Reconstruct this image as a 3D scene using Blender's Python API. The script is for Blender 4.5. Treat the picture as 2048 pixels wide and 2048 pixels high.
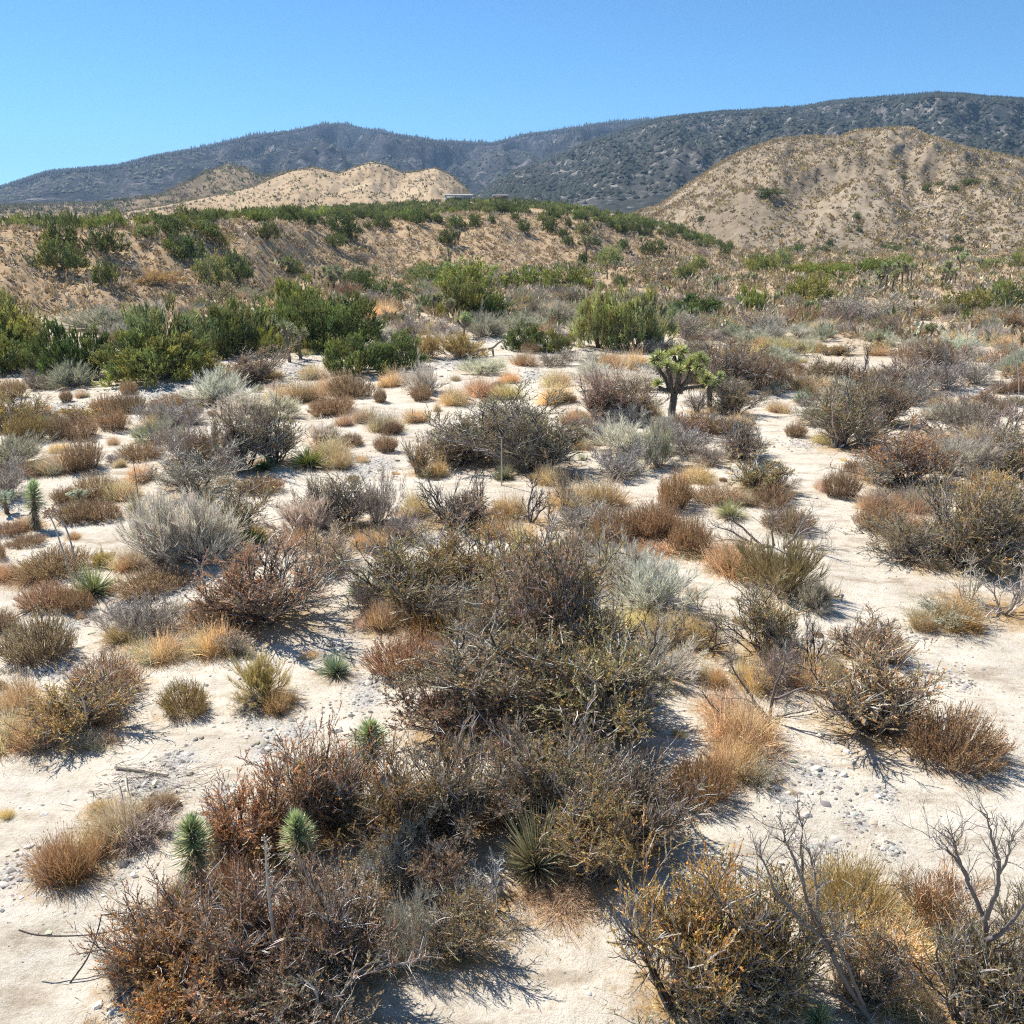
import bpy, math, random
import numpy as np
from math import radians, sin, cos, tan, atan2, pi, hypot

for _o in list(bpy.data.objects):
    bpy.data.objects.remove(_o)
SC = bpy.context.scene
COL = SC.collection

# ------------------------------------------------------------------ camera
F = 1774.0                       # focal length in photo pixels (2048 wide)
PITCH = radians(18.2)
CAM_H = 10.0
cam_d = bpy.data.cameras.new('camera')
cam_d.sensor_width = 36.0
cam_d.lens = 36.0 * F / 2048.0
cam_d.clip_start = 0.5
cam_d.clip_end = 40000
cam = bpy.data.objects.new('camera', cam_d)
cam.location = (0, 0, CAM_H)
cam.rotation_euler = (radians(90) - PITCH, 0, 0)
COL.objects.link(cam)
SC.camera = cam

# ------------------------------------------------------------------ sky, sun, exposure
SUN_EL = radians(50)
SUN_AZ = atan2(-0.77, 0.64)      # from +Y (view direction) towards +X: the sun stands ahead on the left
world = bpy.data.worlds.new('World')
SC.world = world
world.use_nodes = True
wn = world.node_tree
wn.nodes.clear()
sky = wn.nodes.new('ShaderNodeTexSky')
sky.sky_type = 'NISHITA'
sky.sun_disc = False
sky.sun_elevation = SUN_EL
sky.sun_rotation = SUN_AZ
sky.altitude = 4000
sky.air_density = 1.0
sky.dust_density = 0.0
sky.ozone_density = 3.0
bg = wn.nodes.new('ShaderNodeBackground')
bg.inputs['Strength'].default_value = 0.092
wo = wn.nodes.new('ShaderNodeOutputWorld')
air = wn.nodes.new('ShaderNodeMix')            # clear, dry mountain air: a little less red than the model's sky
air.data_type = 'RGBA'; air.blend_type = 'MULTIPLY'; air.inputs[0].default_value = 1.0
air.inputs[7].default_value = (0.58, 0.98, 1.14, 1)
wn.links.new(sky.outputs[0], air.inputs[6])
wn.links.new(air.outputs[2], bg.inputs[0])
wn.links.new(bg.outputs[0], wo.inputs[0])

sun_d = bpy.data.lights.new('sun', 'SUN')
sun_d.energy = 5.0
sun_d.angle = radians(0.5)
sun_d.color = (1.0, 0.955, 0.875)
sun = bpy.data.objects.new('sun', sun_d)
sun_dir = (sin(SUN_AZ) * cos(SUN_EL), cos(SUN_AZ) * cos(SUN_EL), sin(SUN_EL))
from mathutils import Vector
sun.rotation_euler = Vector(sun_dir).to_track_quat('Z', 'Y').to_euler()
sun.location = (-40, 30, 60)
COL.objects.link(sun)

SC.view_settings.view_transform = 'Standard'
SC.view_settings.look = 'None'
SC.view_settings.gamma = 1.0
SC.view_settings.use_curve_mapping = False
SC.view_settings.exposure = 0.70
SC.cycles.max_bounces = 5
SC.cycles.diffuse_bounces = 2
SC.cycles.adaptive_threshold = 0.006
SC.cycles.filter_width = 1.15
SC.cycles.transmission_bounces = 3
SC.cycles.transparent_max_bounces = 4
SC.cycles.volume_bounces = 0
SC.cycles.use_denoising = False

# ------------------------------------------------------------------ helpers: noise, rays
def _hash(ix, iy, seed):
    h = (ix.astype(np.int64) * 374761393 + iy.astype(np.int64) * 668265263 + seed * 982451653) & 0x7fffffff
    h = ((h ^ (h >> 13)) * 1274126177) & 0x7fffffff
    h = (h ^ (h >> 16)) & 0xffff
    return h / 65535.0

def noise(x, y, seed=0):
    """value-gradient noise, about -1..1"""
    x = np.asarray(x, float); y = np.asarray(y, float)
    ix = np.floor(x); iy = np.floor(y)
    fx = x - ix; fy = y - iy
    ux = fx * fx * fx * (fx * (fx * 6 - 15) + 10); uy = fy * fy * fy * (fy * (fy * 6 - 15) + 10)
    def g(ax, ay):
        t = _hash(ix + ax, iy + ay, seed) * 2 * pi
        return np.cos(t) * (fx - ax) + np.sin(t) * (fy - ay)
    a = g(0, 0); b = g(1, 0); c = g(0, 1); d = g(1, 1)
    return ((a * (1 - ux) + b * ux) * (1 - uy) + (c * (1 - ux) + d * ux) * uy) * 1.5

def fbm(x, y, seed=0, oct=4, gain=0.5):
    s = 0; a = 1.0
    for i in range(oct):
        s = s + a * noise(x, y, seed + i * 17); x = np.asarray(x) * 2.03 + 3.1; y = np.asarray(y) * 2.03 - 1.7; a *= gain
    return s

def ridged(x, y, seed=0, oct=4, gain=0.5):
    s = 0; a = 1.0
    for i in range(oct):
        s = s + a * (1 - 2.2 * np.abs(noise(x, y, seed + i * 13))); x = np.asarray(x) * 2.07 + 5.3; y = np.asarray(y) * 2.07 + 1.1; a *= gain
    return s

def sstep(t):
    t = np.clip(t, 0, 1)
    return t * t * (3 - 2 * t)

def ray(u, v):
    """photo pixel (2048 scale) -> world direction"""
    a = (np.asarray(u, float) - 1024) / F
    b = -(np.asarray(v, float) - 1024) / F
    d = np.stack([a, cos(PITCH) + b * sin(PITCH), -sin(PITCH) + b * cos(PITCH)], -1)
    return d

D2 = 2048.0 / 1932.0            # full view as shown (1932) -> photo pixels

def az_el(u, v):
    d = ray(u, v)
    return np.arctan2(d[..., 0], d[..., 1]), np.arctan2(d[..., 2], np.hypot(d[..., 0], d[..., 1]))

def curve_az(pts):
    p = np.array(pts, float) * D2
    a, e = az_el(p[:, 0], p[:, 1])
    return a, e

# ------------------------------------------------------------------ terrain functions
_toe_a, _toe_e = curve_az([(-400, 660), (-100, 625), (0, 606), (150, 597), (330, 580), (450, 556), (600, 527), (750, 510), (900, 507), (1100, 500), (1250, 490), (1340, 484), (1400, 480)])
_toe_d = CAM_H / np.tan(-_toe_e)
_cr_a, _cr_e = curve_az([(-400, 440), (-100, 436), (0, 434), (200, 434), (300, 427), (450, 420), (600, 417), (800, 412), (900, 407), (1000, 407), (1100, 413), (1200, 428), (1300, 450), (1360, 468), (1400, 480)])
_pl_a, _pl_e = curve_az([(-400, 424), (-100, 424), (0, 424), (200, 420), (300, 412), (500, 402), (650, 393), (800, 384), (880, 379), (1000, 384), (1100, 393), (1200, 411), (1300, 437), (1360, 459), (1400, 476)])
_end_a = _toe_a[-1]

def base_z(d):
    t = np.maximum(d - 290.0, 0.0)
    return 0.0185 * t * t / (t + 90.0)

def terrain(x, y, detail=True):
    x = np.asarray(x, float); y = np.asarray(y, float)
    d = np.hypot(x, y) + 1e-6
    a = np.arctan2(x, y)
    z = base_z(d)
    # bench (terrace) on the left and centre
    wob = 1 + 0.05 * noise(a * 14 + 2, np.log(d) * 4, 5)
    dt = np.interp(a, _toe_a, _toe_d) * wob
    dc = dt * np.interp(a, [-0.6, -0.2, 0.15, _end_a], [1.32, 1.28, 1.24, 1.12])
    zc = CAM_H + dc * np.tan(np.interp(a, _cr_a, _cr_e))
    dp = dc * np.interp(a, [-0.6, -0.1, 0.15, _end_a], [2.6, 1.95, 1.7, 1.15])
    zp = CAM_H + dp * np.tan(np.interp(a, _pl_a, _pl_e))
    zc = np.maximum(zc, 0.2); zp = np.maximum(zp, zc * 0.9 + 0.1)
    t1 = np.clip((d - dt) / (dc - dt), 0, 1)
    pr = np.where(t1 < 0.1, 5 * t1 * t1, np.where(t1 > 0.86, 1 - (1 - t1) ** 2 * 3.4, 0.05 + (t1 - 0.1) * (0.9334 - 0.05) / 0.76))
    t2 = np.clip((d - dc) / (dp - dc), 0, 1)
    zb = zc * pr + (zp - zc) * t2
    t3 = sstep((d - dp) / (dp * 0.25 + 10))
    zb = zb * (1 - t3) + base_z(d) * t3
    g = np.clip(t1 * (1 - t1) * 4, 0, 1)
    gul = ridged(a * 26, np.log(d) * 5, 31, 3)
    zb = zb + g * (gul * 0.55 + fbm(x / 9, y / 9, 12, 3) * 0.5) * np.clip(zc / 9, 0, 1)
    fade = sstep((_end_a + 0.01 - a) / 0.06)
    z = z * (1 - fade) + np.maximum(z, zb) * fade
    # low dry-wash relief near the camera
    near = np.exp(-d / 160.0)
    z = z + near * (0.32 * fbm(x / 13 + 4.2, y / 17 + 1.3, 3, 2))
    if detail:
        n2 = np.exp(-d / 45.0)
        z = z + n2 * (0.085 * fbm(x / 2.6, y / 2.2, 7, 2) + 0.030 * fbm(x / 0.7, y / 0.6, 9, 3))
        z = z + sstep((d - 60) / 60) * (0.22 * fbm(x / 11, y / 11, 21, 2)) * sstep((900 - d) / 400)
    return z

# a hill or range: crest line read from its skyline, foot where it meets the plain
class Range:
    def __init__(self, sky_pts, rc, rb, seed, amp, lam, back=1.6, power=1.0, jitter=0.0, sub=0.0, href=40.0, gain=0.42):
        self.a, self.e = curve_az(sky_pts)
        self.rc, self.rb, self.seed, self.amp, self.lam, self.back, self.power, self.sub = rc, rb, seed, amp, lam, back, power, sub
        self.jitter = jitter; self.href = href; self.gain = gain
    def crest(self, a):
        rc = np.interp(a, *self.rc) if isinstance(self.rc, tuple) else np.full_like(a, self.rc)
        rb = np.interp(a, *self.rb) if isinstance(self.rb, tuple) else np.full_like(a, self.rb)
        e = np.interp(a, self.a, self.e)
        e = e + self.jitter * noise(a * 90, a * 0 + 3.3, self.seed) + self.jitter * 0.5 * noise(a * 230, a * 0 + 1.3, self.seed)
        return rc, rb, CAM_H + rc * np.tan(e) - self.sub
    def z(self, x, y):
        d = np.hypot(x, y); a = np.arctan2(x, y)
        rc, rb, zc = self.crest(a)
        z0 = base_z(d)
        t = (d - rb) / (rc - rb)
        tf = np.clip(t, 0, 1)
        front = np.where(tf < 1, tf ** self.power, 1)
        front = front * 0.75 + sstep(tf) * 0.25
        tb = np.clip((d - rc) / (rc * (self.back - 1)), 0, 1)
        h = np.maximum(zc - z0, -5)
        z = z0 + h * np.where(t < 1, front, 1 - 0.9 * tb ** 1.2)
        g = np.clip(tf * (1.0 - tf) * 4, 0, 1) ** 0.9 * (t < 1)
        sp = ridged(a * rc / self.lam, d / self.lam * 0.42, self.seed, 6, self.gain)
        z = z + g * self.amp * sp * np.clip(h / self.href, 0.05, 1)
        e = np.interp(a, self.a, self.e)
        z = np.where(t < 1, np.minimum(z, CAM_H + d * np.tan(e) - self.sub - 0.003 * (rc - d)), z)
        z = np.where(t < -0.02, z0 - 4, z)
        return z - 1.5 * (1 - np.clip(t * 6, 0, 1))

R_far = Range([(-700, 380), (-300, 362), (0, 350), (60, 330), (90, 320), (150, 315), (220, 309), (290, 291), (380, 276), (470, 255), (560, 243), (600, 234), (640, 231), (700, 243), (760, 253), (830, 264), (930, 268), (990, 252), (1060, 243), (1130, 231), (1210, 224), (1290, 222), (1400, 226), (1600, 240), (2400, 270)], 5200, 2300, 41, 105, 560, jitter=0.0004, power=0.85, sub=9, href=420, gain=0.55)
R_right = Range([(600, 410), (800, 395), (880, 372), (966, 318), (1031, 298), (1101, 268), (1176, 243), (1246, 222), (1286, 217), (1366, 209), (1466, 203), (1516, 199), (1566, 190), (1616, 186), (1691, 179), (1766, 174), (1816, 176), (1866, 182), (1932, 185), (2100, 190), (2600, 230)], 3300, 1250, 57, 46, 360, jitter=0.0003, power=0.9, sub=5, href=380, gain=0.55)
R_hill = Range([(1130, 440), (1206, 400), (1246, 387), (1286, 357), (1331, 327), (1381, 297), (1416, 282), (1466, 265), (1531, 258), (1581, 260), (1616, 248), (1681, 243), (1716, 243), (1766, 262), (1816, 280), (1932, 302), (2060, 330), (2300, 380), (2600, 420)], 720, (list(curve_az([(1130, 415), (1250, 415), (1400, 415), (1932, 415), (2600, 415)])[0]), [520, 420, 345, 330, 330]), 73, 8.0, 85, jitter=0.0008, power=0.8, gain=0.50)
R_spur = Range([(1740, 480), (1800, 468), (1860, 455), (1932, 440), (2100, 410), (2500, 380)], 430, 330, 83, 2.5, 60, jitter=0.0005)
R_tan = Range([(150, 412), (220, 402), (330, 384), (420, 366), (480, 352), (520, 334), (550, 323), (590, 316), (640, 328), (665, 318), (700, 305), (730, 313), (760, 327), (785, 324), (820, 317), (850, 330), (880, 356), (905, 382), (960, 400)], 1250, 620, 91, 5, 110, jitter=0.0006, power=0.85, gain=0.58)
R_dark = Range([(-300, 396), (0, 391), (100, 386), (200, 382), (300, 370), (340, 352), (380, 331), (430, 308), (470, 321), (500, 334), (540, 324), (565, 328), (620, 350), (700, 390)], 1560, 1150, 97, 10, 150, jitter=0.0009, power=0.9)
RANGES = [R_far, R_right, R_hill, R_spur, R_tan, R_dark]

def full_z(x, y):
    z = terrain(x, y)
    for r in (R_hill, R_spur, R_tan, R_dark):
        z = np.maximum(z, r.z(x, y))
    return z

_ts = np.concatenate([np.geomspace(8, 60, 260), np.geomspace(60.3, 400, 420)[0:], np.geomspace(402, 2200, 240)])
def ground_at(u, v, zf=None):
    """photo pixels -> points where those rays meet the ground (vectorised)"""
    zf = zf or full_z
    d = ray(u, v); d = d.reshape(-1, 3)
    hx = np.hypot(d[:, 0], d[:, 1])
    T = _ts[None, :] / hx[:, None]
    X = d[:, 0:1] * T; Y = d[:, 1:2] * T; Z = CAM_H + d[:, 2:3] * T
    below = Z < zf(X, Y)
    idx = np.where(below.any(1), below.argmax(1), len(_ts) - 1)
    lo = T[np.arange(len(d)), np.maximum(idx - 1, 0)]; hi = T[np.arange(len(d)), idx]
    for _ in range(14):
        m = (lo + hi) / 2
        b = CAM_H + d[:, 2] * m < zf(d[:, 0] * m, d[:, 1] * m)
        hi = np.where(b, m, hi); lo = np.where(b, lo, m)
    P = d * hi[:, None]; P[:, 2] += CAM_H
    return P, below.any(1)

# ------------------------------------------------------------------ mesh building
class MB:
    def __init__(s):
        s.v = []; s.f = {3: [], 4: []}; s.c = []; s.m = {3: [], 4: []}; s.n = 0
    def add(s, v, f, col=(1, 1, 1), mat=0):
        v = np.asarray(v, np.float32).reshape(-1, 3); f = np.asarray(f, np.int64)
        c = np.asarray(col, np.float32)
        if c.ndim == 1: c = np.broadcast_to(c, (len(v), 3))
        k = f.shape[1]
        s.v.append(v); s.c.append(c); s.f[k].append(f + s.n); s.m[k].append(np.full(len(f), mat, np.int32)); s.n += len(v)
        return s
    def arrays(s):
        return np.concatenate(s.v), np.concatenate(s.c)
    def mesh(s, name, mats, smooth=False):
        v, c = s.arrays()
        me = bpy.data.meshes.new(name)
        loops = []; starts = []; mi = []; p = 0
        for k in (3, 4):
            if s.f[k]:
                f = np.concatenate(s.f[k]); loops.append(f.ravel()); starts.append(p + np.arange(len(f)) * k); p += f.size
                mi.append(np.concatenate(s.m[k]))
        loops = np.concatenate(loops).astype(np.int32); starts = np.concatenate(starts).astype(np.int32); mi = np.concatenate(mi)
        me.vertices.add(len(v)); me.vertices.foreach_set('co', v.ravel())
        me.loops.add(len(loops)); me.loops.foreach_set('vertex_index', loops)
        me.polygons.add(len(starts)); me.polygons.foreach_set('loop_start', starts)
        if len(set(mi.tolist())) > 1: me.polygons.foreach_set('material_index', mi)
        at = me.attributes.new('tint', 'FLOAT_COLOR', 'POINT')
        at.data.foreach_set('color', np.concatenate([c, np.ones((len(c), 1), np.float32)], 1).ravel())
        if smooth: me.polygons.foreach_set('use_smooth', np.ones(len(starts), bool))
        me.update(calc_edges=True)
        for m in (mats if isinstance(mats, (list, tuple)) else [mats]): me.materials.append(m)
        return me

def norm(v):
    return v / (np.linalg.norm(v, axis=-1, keepdims=True) + 1e-9)

def perp(d, rng):
    r = rng.normal(size=d.shape)
    return norm(np.cross(d, r))

def grow(P0, D, L, nseg, wig, up, rng):
    n = len(P0); pts = np.empty((n, nseg + 1, 3)); pts[:, 0] = P0; d = norm(D)
    st = (np.asarray(L) / nseg)[:, None]
    up = np.asarray(up)
    for i in range(nseg):
        d = norm(d + wig * rng.normal(size=(n, 3)) + np.array([0, 0, 1.0]) * (up[:, None] if up.ndim else up))
        pts[:, i + 1] = pts[:, i] + d * st
    return pts

def taper(r0, r1, nseg, n):
    t = np.linspace(0, 1, nseg + 1)[None, :]
    return np.broadcast_to(np.asarray(r0).reshape(-1, 1) * (1 - t) + np.asarray(r1).reshape(-1, 1) * t, (n, nseg + 1))

def spawn(pts, nch, t0, t1, spread, rng, bias=None):
    """children on polylines: positions, directions, parent index"""
    n, k, _ = pts.shape
    pi_ = np.repeat(np.arange(n), nch)
    t = rng.uniform(t0, t1, len(pi_)) * (k - 1)
    i = np.minimum(t.astype(int), k - 2); fr = (t - i)[:, None]
    a = pts[pi_, i]; b = pts[pi_, i + 1]
    d = norm(b - a)
    side = perp(d, rng)
    s = rng.uniform(spread[0], spread[1], len(pi_))[:, None]
    nd = norm(d * np.cos(s) + side * np.sin(s))
    if bias is not None: nd = norm(nd + bias)
    return a * (1 - fr) + b * fr, nd, pi_, t / (k - 1)

def tubes(mb, pts, rad, sides=3, col=(1, 1, 1), mat=0, cap=False):
    n, k, _ = pts.shape
    d = np.empty_like(pts); d[:, 1:-1] = pts[:, 2:] - pts[:, :-2]; d[:, 0] = pts[:, 1] - pts[:, 0]; d[:, -1] = pts[:, -1] - pts[:, -2]
    d = norm(d)
    ref = np.where(np.abs(d[:, :1, 2:3]) > 0.9, np.array([1.0, 0, 0]), np.array([0, 0, 1.0]))
    u = norm(np.cross(d, np.broadcast_to(ref, d.shape))); w = np.cross(d, u)
    ang = np.arange(sides) * 2 * pi / sides
    v = pts[:, :, None] + rad[:, :, None, None] * (u[:, :, None] * np.cos(ang)[None, None, :, None] + w[:, :, None] * np.sin(ang)[None, None, :, None])
    b = np.arange(n)[:, None, None] * (k * sides) + np.arange(k - 1)[None, :, None] * sides
    j = np.arange(sides)[None, None, :]; j2 = (np.arange(sides) + 1) % sides
    f = np.stack([b + j, b + j2[None, None], b + sides + j2[None, None], b + sides + j], -1).reshape(-1, 4)
    c = np.asarray(col, float)
    if c.ndim == 2: c = np.repeat(c, k * sides, 0)
    mb.add(v, f, c, mat)
    if cap and sides == 4:
        bb = np.arange(n) * k * sides
        mb.add(v.reshape(-1, 3), np.concatenate([np.stack([bb + 3, bb + 2, bb + 1, bb], -1), np.stack([bb, bb + 1, bb + 2, bb + 3], -1) + (k - 1) * sides]), c, mat)

def ribbons(mb, pts, wid, rng, col=(1, 1, 1), mat=0, side=None):
    n, k, _ = pts.shape
    d = norm(pts[:, -1] - pts[:, 0])
    s = perp(d, rng) if side is None else side
    v = np.stack([pts - s[:, None] * wid[..., None], pts + s[:, None] * wid[..., None]], 2)
    b = np.arange(n)[:, None] * (2 * k) + np.arange(k - 1)[None, :] * 2
    f = np.stack([b, b + 1, b + 3, b + 2], -1).reshape(-1, 4)
    c = np.asarray(col, float)
    if c.ndim == 2: c = np.repeat(c, 2 * k, 0)
    elif c.ndim == 3: c = np.repeat(c.reshape(-1, 3), 2, 0)
    mb.add(v, f, c, mat)

def leaves(mb, P, D, L, W, rng, col=(1, 1, 1), mat=0, tri=False):
    D = norm(D); s = perp(D, rng); n = len(P)
    L = np.asarray(L).reshape(-1, 1); W = np.asarray(W).reshape(-1, 1)
    if tri:                                     # three corners are enough for leaves a pixel wide
        v = np.stack([P - s * W, P + s * W, P + D * L], 1)
        c = np.asarray(col, float)
        mb.add(v, np.arange(n)[:, None] * 3 + np.array([[0, 1, 2]]), np.repeat(c, 3, 0) if c.ndim == 2 else c)
        return
    m = P + D * L * 0.5
    v = np.stack([P, m - s * W, P + D * L, m + s * W], 1)
    b = np.arange(n)[:, None] * 4
    f = b + np.array([[0, 1, 2, 3]])
    c = np.asarray(col, float)
    if c.ndim == 2: c = np.repeat(c, 4, 0)
    mb.add(v, f, c, mat)

def vary(n, rng, amt=0.25, base=(1, 1, 1), hue=0.08):
    k = np.exp(rng.normal(0, amt, (n, 1)))
    return np.asarray(base)[None] * k * (1 + rng.normal(0, hue, (n, 3)))

def pick(n, rng, cols, p, amt=0.2, hue=0.05):
    c = np.asarray(cols, float)[rng.choice(len(cols), n, p=np.asarray(p) / np.sum(p))]
    return np.clip(c * np.exp(rng.normal(0, amt, (n, 1))) * (1 + rng.normal(0, hue, (n, 3))), 0.002, 3)

# ------------------------------------------------------------------ materials
def new_mat(name):
    m = bpy.data.materials.new(name); m.use_nodes = True
    nt = m.node_tree; nt.nodes.clear()
    out = nt.nodes.new('ShaderNodeOutputMaterial')
    return m, nt, out

def N(nt, t, **kw):
    n = nt.nodes.new(t)
    for k, v in kw.items():
        if k == 'ins':
            for i, val in v.items(): n.inputs[i].default_value = val
        else: setattr(n, k, v)
    return n

def mulc(nt, a, b):
    m = N(nt, 'ShaderNodeMix', data_type='RGBA', blend_type='MULTIPLY', ins={0: 1.0})
    nt.links.new(a, m.inputs[6]); nt.links.new(b, m.inputs[7])
    return m.outputs[2]

def mixc(nt, fac, a, b):
    m = N(nt, 'ShaderNodeMix', data_type='RGBA')
    if hasattr(fac, 'is_linked'): nt.links.new(fac, m.inputs[0])
    else: m.inputs[0].default_value = fac
    for s, i in ((a, 6), (b, 7)):
        if hasattr(s, 'is_linked'): nt.links.new(s, m.inputs[i])
        else: m.inputs[i].default_value = (*s, 1)
    return m.outputs[2]

def plant_mat(name, transl=0.25, rough=0.65, spec=0.25, fixed=None):
    """colour = tint of each leaf or twig x the plant's own colour"""
    m, nt, out = new_mat(name)
    at = N(nt, 'ShaderNodeAttribute', attribute_name='tint')
    if fixed is None:
        oi = N(nt, 'ShaderNodeObjectInfo')
        c = mulc(nt, at.outputs['Color'], oi.outputs['Color'])
    else:
        rgb = N(nt, 'ShaderNodeRGB'); rgb.outputs[0].default_value = (*fixed, 1)
        c = mulc(nt, at.outputs['Color'], rgb.outputs[0])
    p = N(nt, 'ShaderNodeBsdfPrincipled', ins={'Roughness': rough, 'Specular IOR Level': spec})
    nt.links.new(c, p.inputs['Base Color'])
    if transl > 0:
        t = N(nt, 'ShaderNodeBsdfTranslucent'); nt.links.new(c, t.inputs[0])
        mx = N(nt, 'ShaderNodeMixShader', ins={0: transl})
        nt.links.new(p.outputs[0], mx.inputs[1]); nt.links.new(t.outputs[0], mx.inputs[2]); nt.links.new(mx.outputs[0], out.inputs[0])
    else: nt.links.new(p.outputs[0], out.inputs[0])
    return m

M_LEAF = plant_mat('leaf', 0.36)
M_TWIG = plant_mat('twig', 0.0, 0.7, 0.3)
M_BLADE = plant_mat('blade', 0.30, 0.55, 0.35)
M_SPIKE = plant_mat('spike_leaf', 0.12, 0.40, 0.5)

def noise_col(nt, vec, scale, detail, stops, rough=0.6):
    n = N(nt, 'ShaderNodeTexNoise', ins={'Scale': scale, 'Detail': detail, 'Roughness': rough})
    nt.links.new(vec, n.inputs['Vector'])
    r = N(nt, 'ShaderNodeValToRGB')
    e = r.color_ramp.elements
    e[0].position, e[0].color = stops[0][0], (*stops[0][1], 1)
    e[1].position, e[1].color = stops[-1][0], (*stops[-1][1], 1)
    for p, c in stops[1:-1]:
        q = e.new(p); q.color = (*c, 1)
    nt.links.new(n.outputs['Fac'], r.inputs[0])
    return r.outputs[0], n.outputs['Fac']

def mat_ground():
    m, nt, out = new_mat('sand')
    geo = N(nt, 'ShaderNodeNewGeometry'); vec = geo.outputs['Position']
    at = N(nt, 'ShaderNodeAttribute', attribute_name='tint')
    sep = N(nt, 'ShaderNodeSeparateColor'); nt.links.new(at.outputs['Color'], sep.inputs[0])   # r litter, g gravel, b tan soil
    big, _ = noise_col(nt, vec, 0.35, 4, [(0.3, (0.55, 0.485, 0.395)), (0.5, (0.66, 0.60, 0.505)), (0.72, (0.74, 0.685, 0.59))])
    mid, _ = noise_col(nt, vec, 5.0, 5, [(0.30, (0.80, 0.77, 0.73)), (0.5, (1.0, 1.0, 1.0)), (0.75, (1.06, 1.06, 1.06))], 0.7)
    fine, ff = noise_col(nt, vec, 60.0, 3, [(0.33, (0.62, 0.58, 0.54)), (0.45, (1, 1, 1)), (0.75, (1.05, 1.05, 1.06))], 0.7)
    mp = N(nt, 'ShaderNodeMapping', ins={'Scale': (0.55, 1.5, 1.0), 'Rotation': (0, 0, 0.5)}); nt.links.new(vec, mp.inputs[0])
    run, _ = noise_col(nt, mp.outputs[0], 0.9, 7, [(0.36, (0.66, 0.61, 0.55)), (0.47, (0.94, 0.925, 0.90)), (0.6, (1.02, 1.02, 1.02))], 0.72)
    crumb, _ = noise_col(nt, vec, 26.0, 3, [(0.27, (0.42, 0.36, 0.30)), (0.335, (1, 1, 1)), (0.8, (1.02, 1.02, 1.02))], 0.6)
    sand = mulc(nt, mulc(nt, mulc(nt, mulc(nt, big, mid), fine), run), crumb)
    lit, _ = noise_col(nt, vec, 9.0, 6, [(0.3, (0.19, 0.115, 0.05)), (0.5, (0.42, 0.27, 0.12)), (0.7, (0.60, 0.44, 0.25))], 0.75)
    grav, _ = noise_col(nt, vec, 22.0, 4, [(0.32, (0.16, 0.155, 0.15)), (0.5, (0.46, 0.44, 0.41)), (0.7, (0.68, 0.655, 0.61))], 0.8)
    tan_, _ = noise_col(nt, vec, 0.9, 6, [(0.3, (0.31, 0.205, 0.115)), (0.5, (0.43, 0.305, 0.18)), (0.7, (0.53, 0.40, 0.265))], 0.7)
    brk = N(nt, 'ShaderNodeTexNoise', ins={'Scale': 3.5, 'Detail': 6, 'Roughness': 0.75}); nt.links.new(vec, brk.inputs['Vector'])
    def mask(ch, lo, hi):
        a = N(nt, 'ShaderNodeMath', operation='ADD'); nt.links.new(ch, a.inputs[0])
        s = N(nt, 'ShaderNodeMath', operation='SUBTRACT', ins={1: 0.5}); nt.links.new(brk.outputs['Fac'], s.inputs[0])
        s2 = N(nt, 'ShaderNodeMath', operation='MULTIPLY', ins={1: 1.6}); nt.links.new(s.outputs[0], s2.inputs[0])
        nt.links.new(s2.outputs[0], a.inputs[1])
        r = N(nt, 'ShaderNodeMapRange', ins={1: lo, 2: hi}); nt.links.new(a.outputs[0], r.inputs[0])
        return r.outputs[0]
    c = mixc(nt, sep.outputs[2], sand, tan_)
    c = mixc(nt, mask(sep.outputs[1], 0.35, 0.85), c, grav)
    c = mixc(nt, mask(sep.outputs[0], 0.40, 1.0), c, lit)
    p = N(nt, 'ShaderNodeBsdfPrincipled', ins={'Roughness': 0.95, 'Specular IOR Level': 0.1})
    nt.links.new(c, p.inputs['Base Color'])
    b1 = N(nt, 'ShaderNodeTexNoise', ins={'Scale': 14.0, 'Detail': 8, 'Roughness': 0.75}); nt.links.new(vec, b1.inputs['Vector'])
    bump = N(nt, 'ShaderNodeBump', ins={'Strength': 0.7, 'Distance': 0.07}); nt.links.new(b1.outputs['Fac'], bump.inputs['Height'])
    nt.links.new(bump.outputs[0], p.inputs['Normal'])
    nt.links.new(p.outputs[0], out.inputs[0])
    return m

def mat_hill(name, s1, stops1, s2, stops2, spots=None):
    m, nt, out = new_mat(name)
    geo = N(nt, 'ShaderNodeNewGeometry'); vec = geo.outputs['Position']
    a, _ = noise_col(nt, vec, s1, 6, stops1, 0.65)
    b, _ = noise_col(nt, vec, s2, 5, stops2, 0.7)
    c = mulc(nt, a, b)
    if spots:
        sc, lo, hi, col = spots
        n = N(nt, 'ShaderNodeTexNoise', ins={'Scale': sc, 'Detail': 5, 'Roughness': 0.75}); nt.links.new(vec, n.inputs['Vector'])
        r = N(nt, 'ShaderNodeMapRange', ins={1: lo, 2: hi}); nt.links.new(n.outputs['Fac'], r.inputs[0])
        c = mixc(nt, r.outputs[0], c, col)
    p = N(nt, 'ShaderNodeBsdfPrincipled', ins={'Roughness': 1.0, 'Specular IOR Level': 0.0})
    nt.links.new(c, p.inputs['Base Color']); nt.links.new(p.outputs[0], out.inputs[0])
    return m

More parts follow.
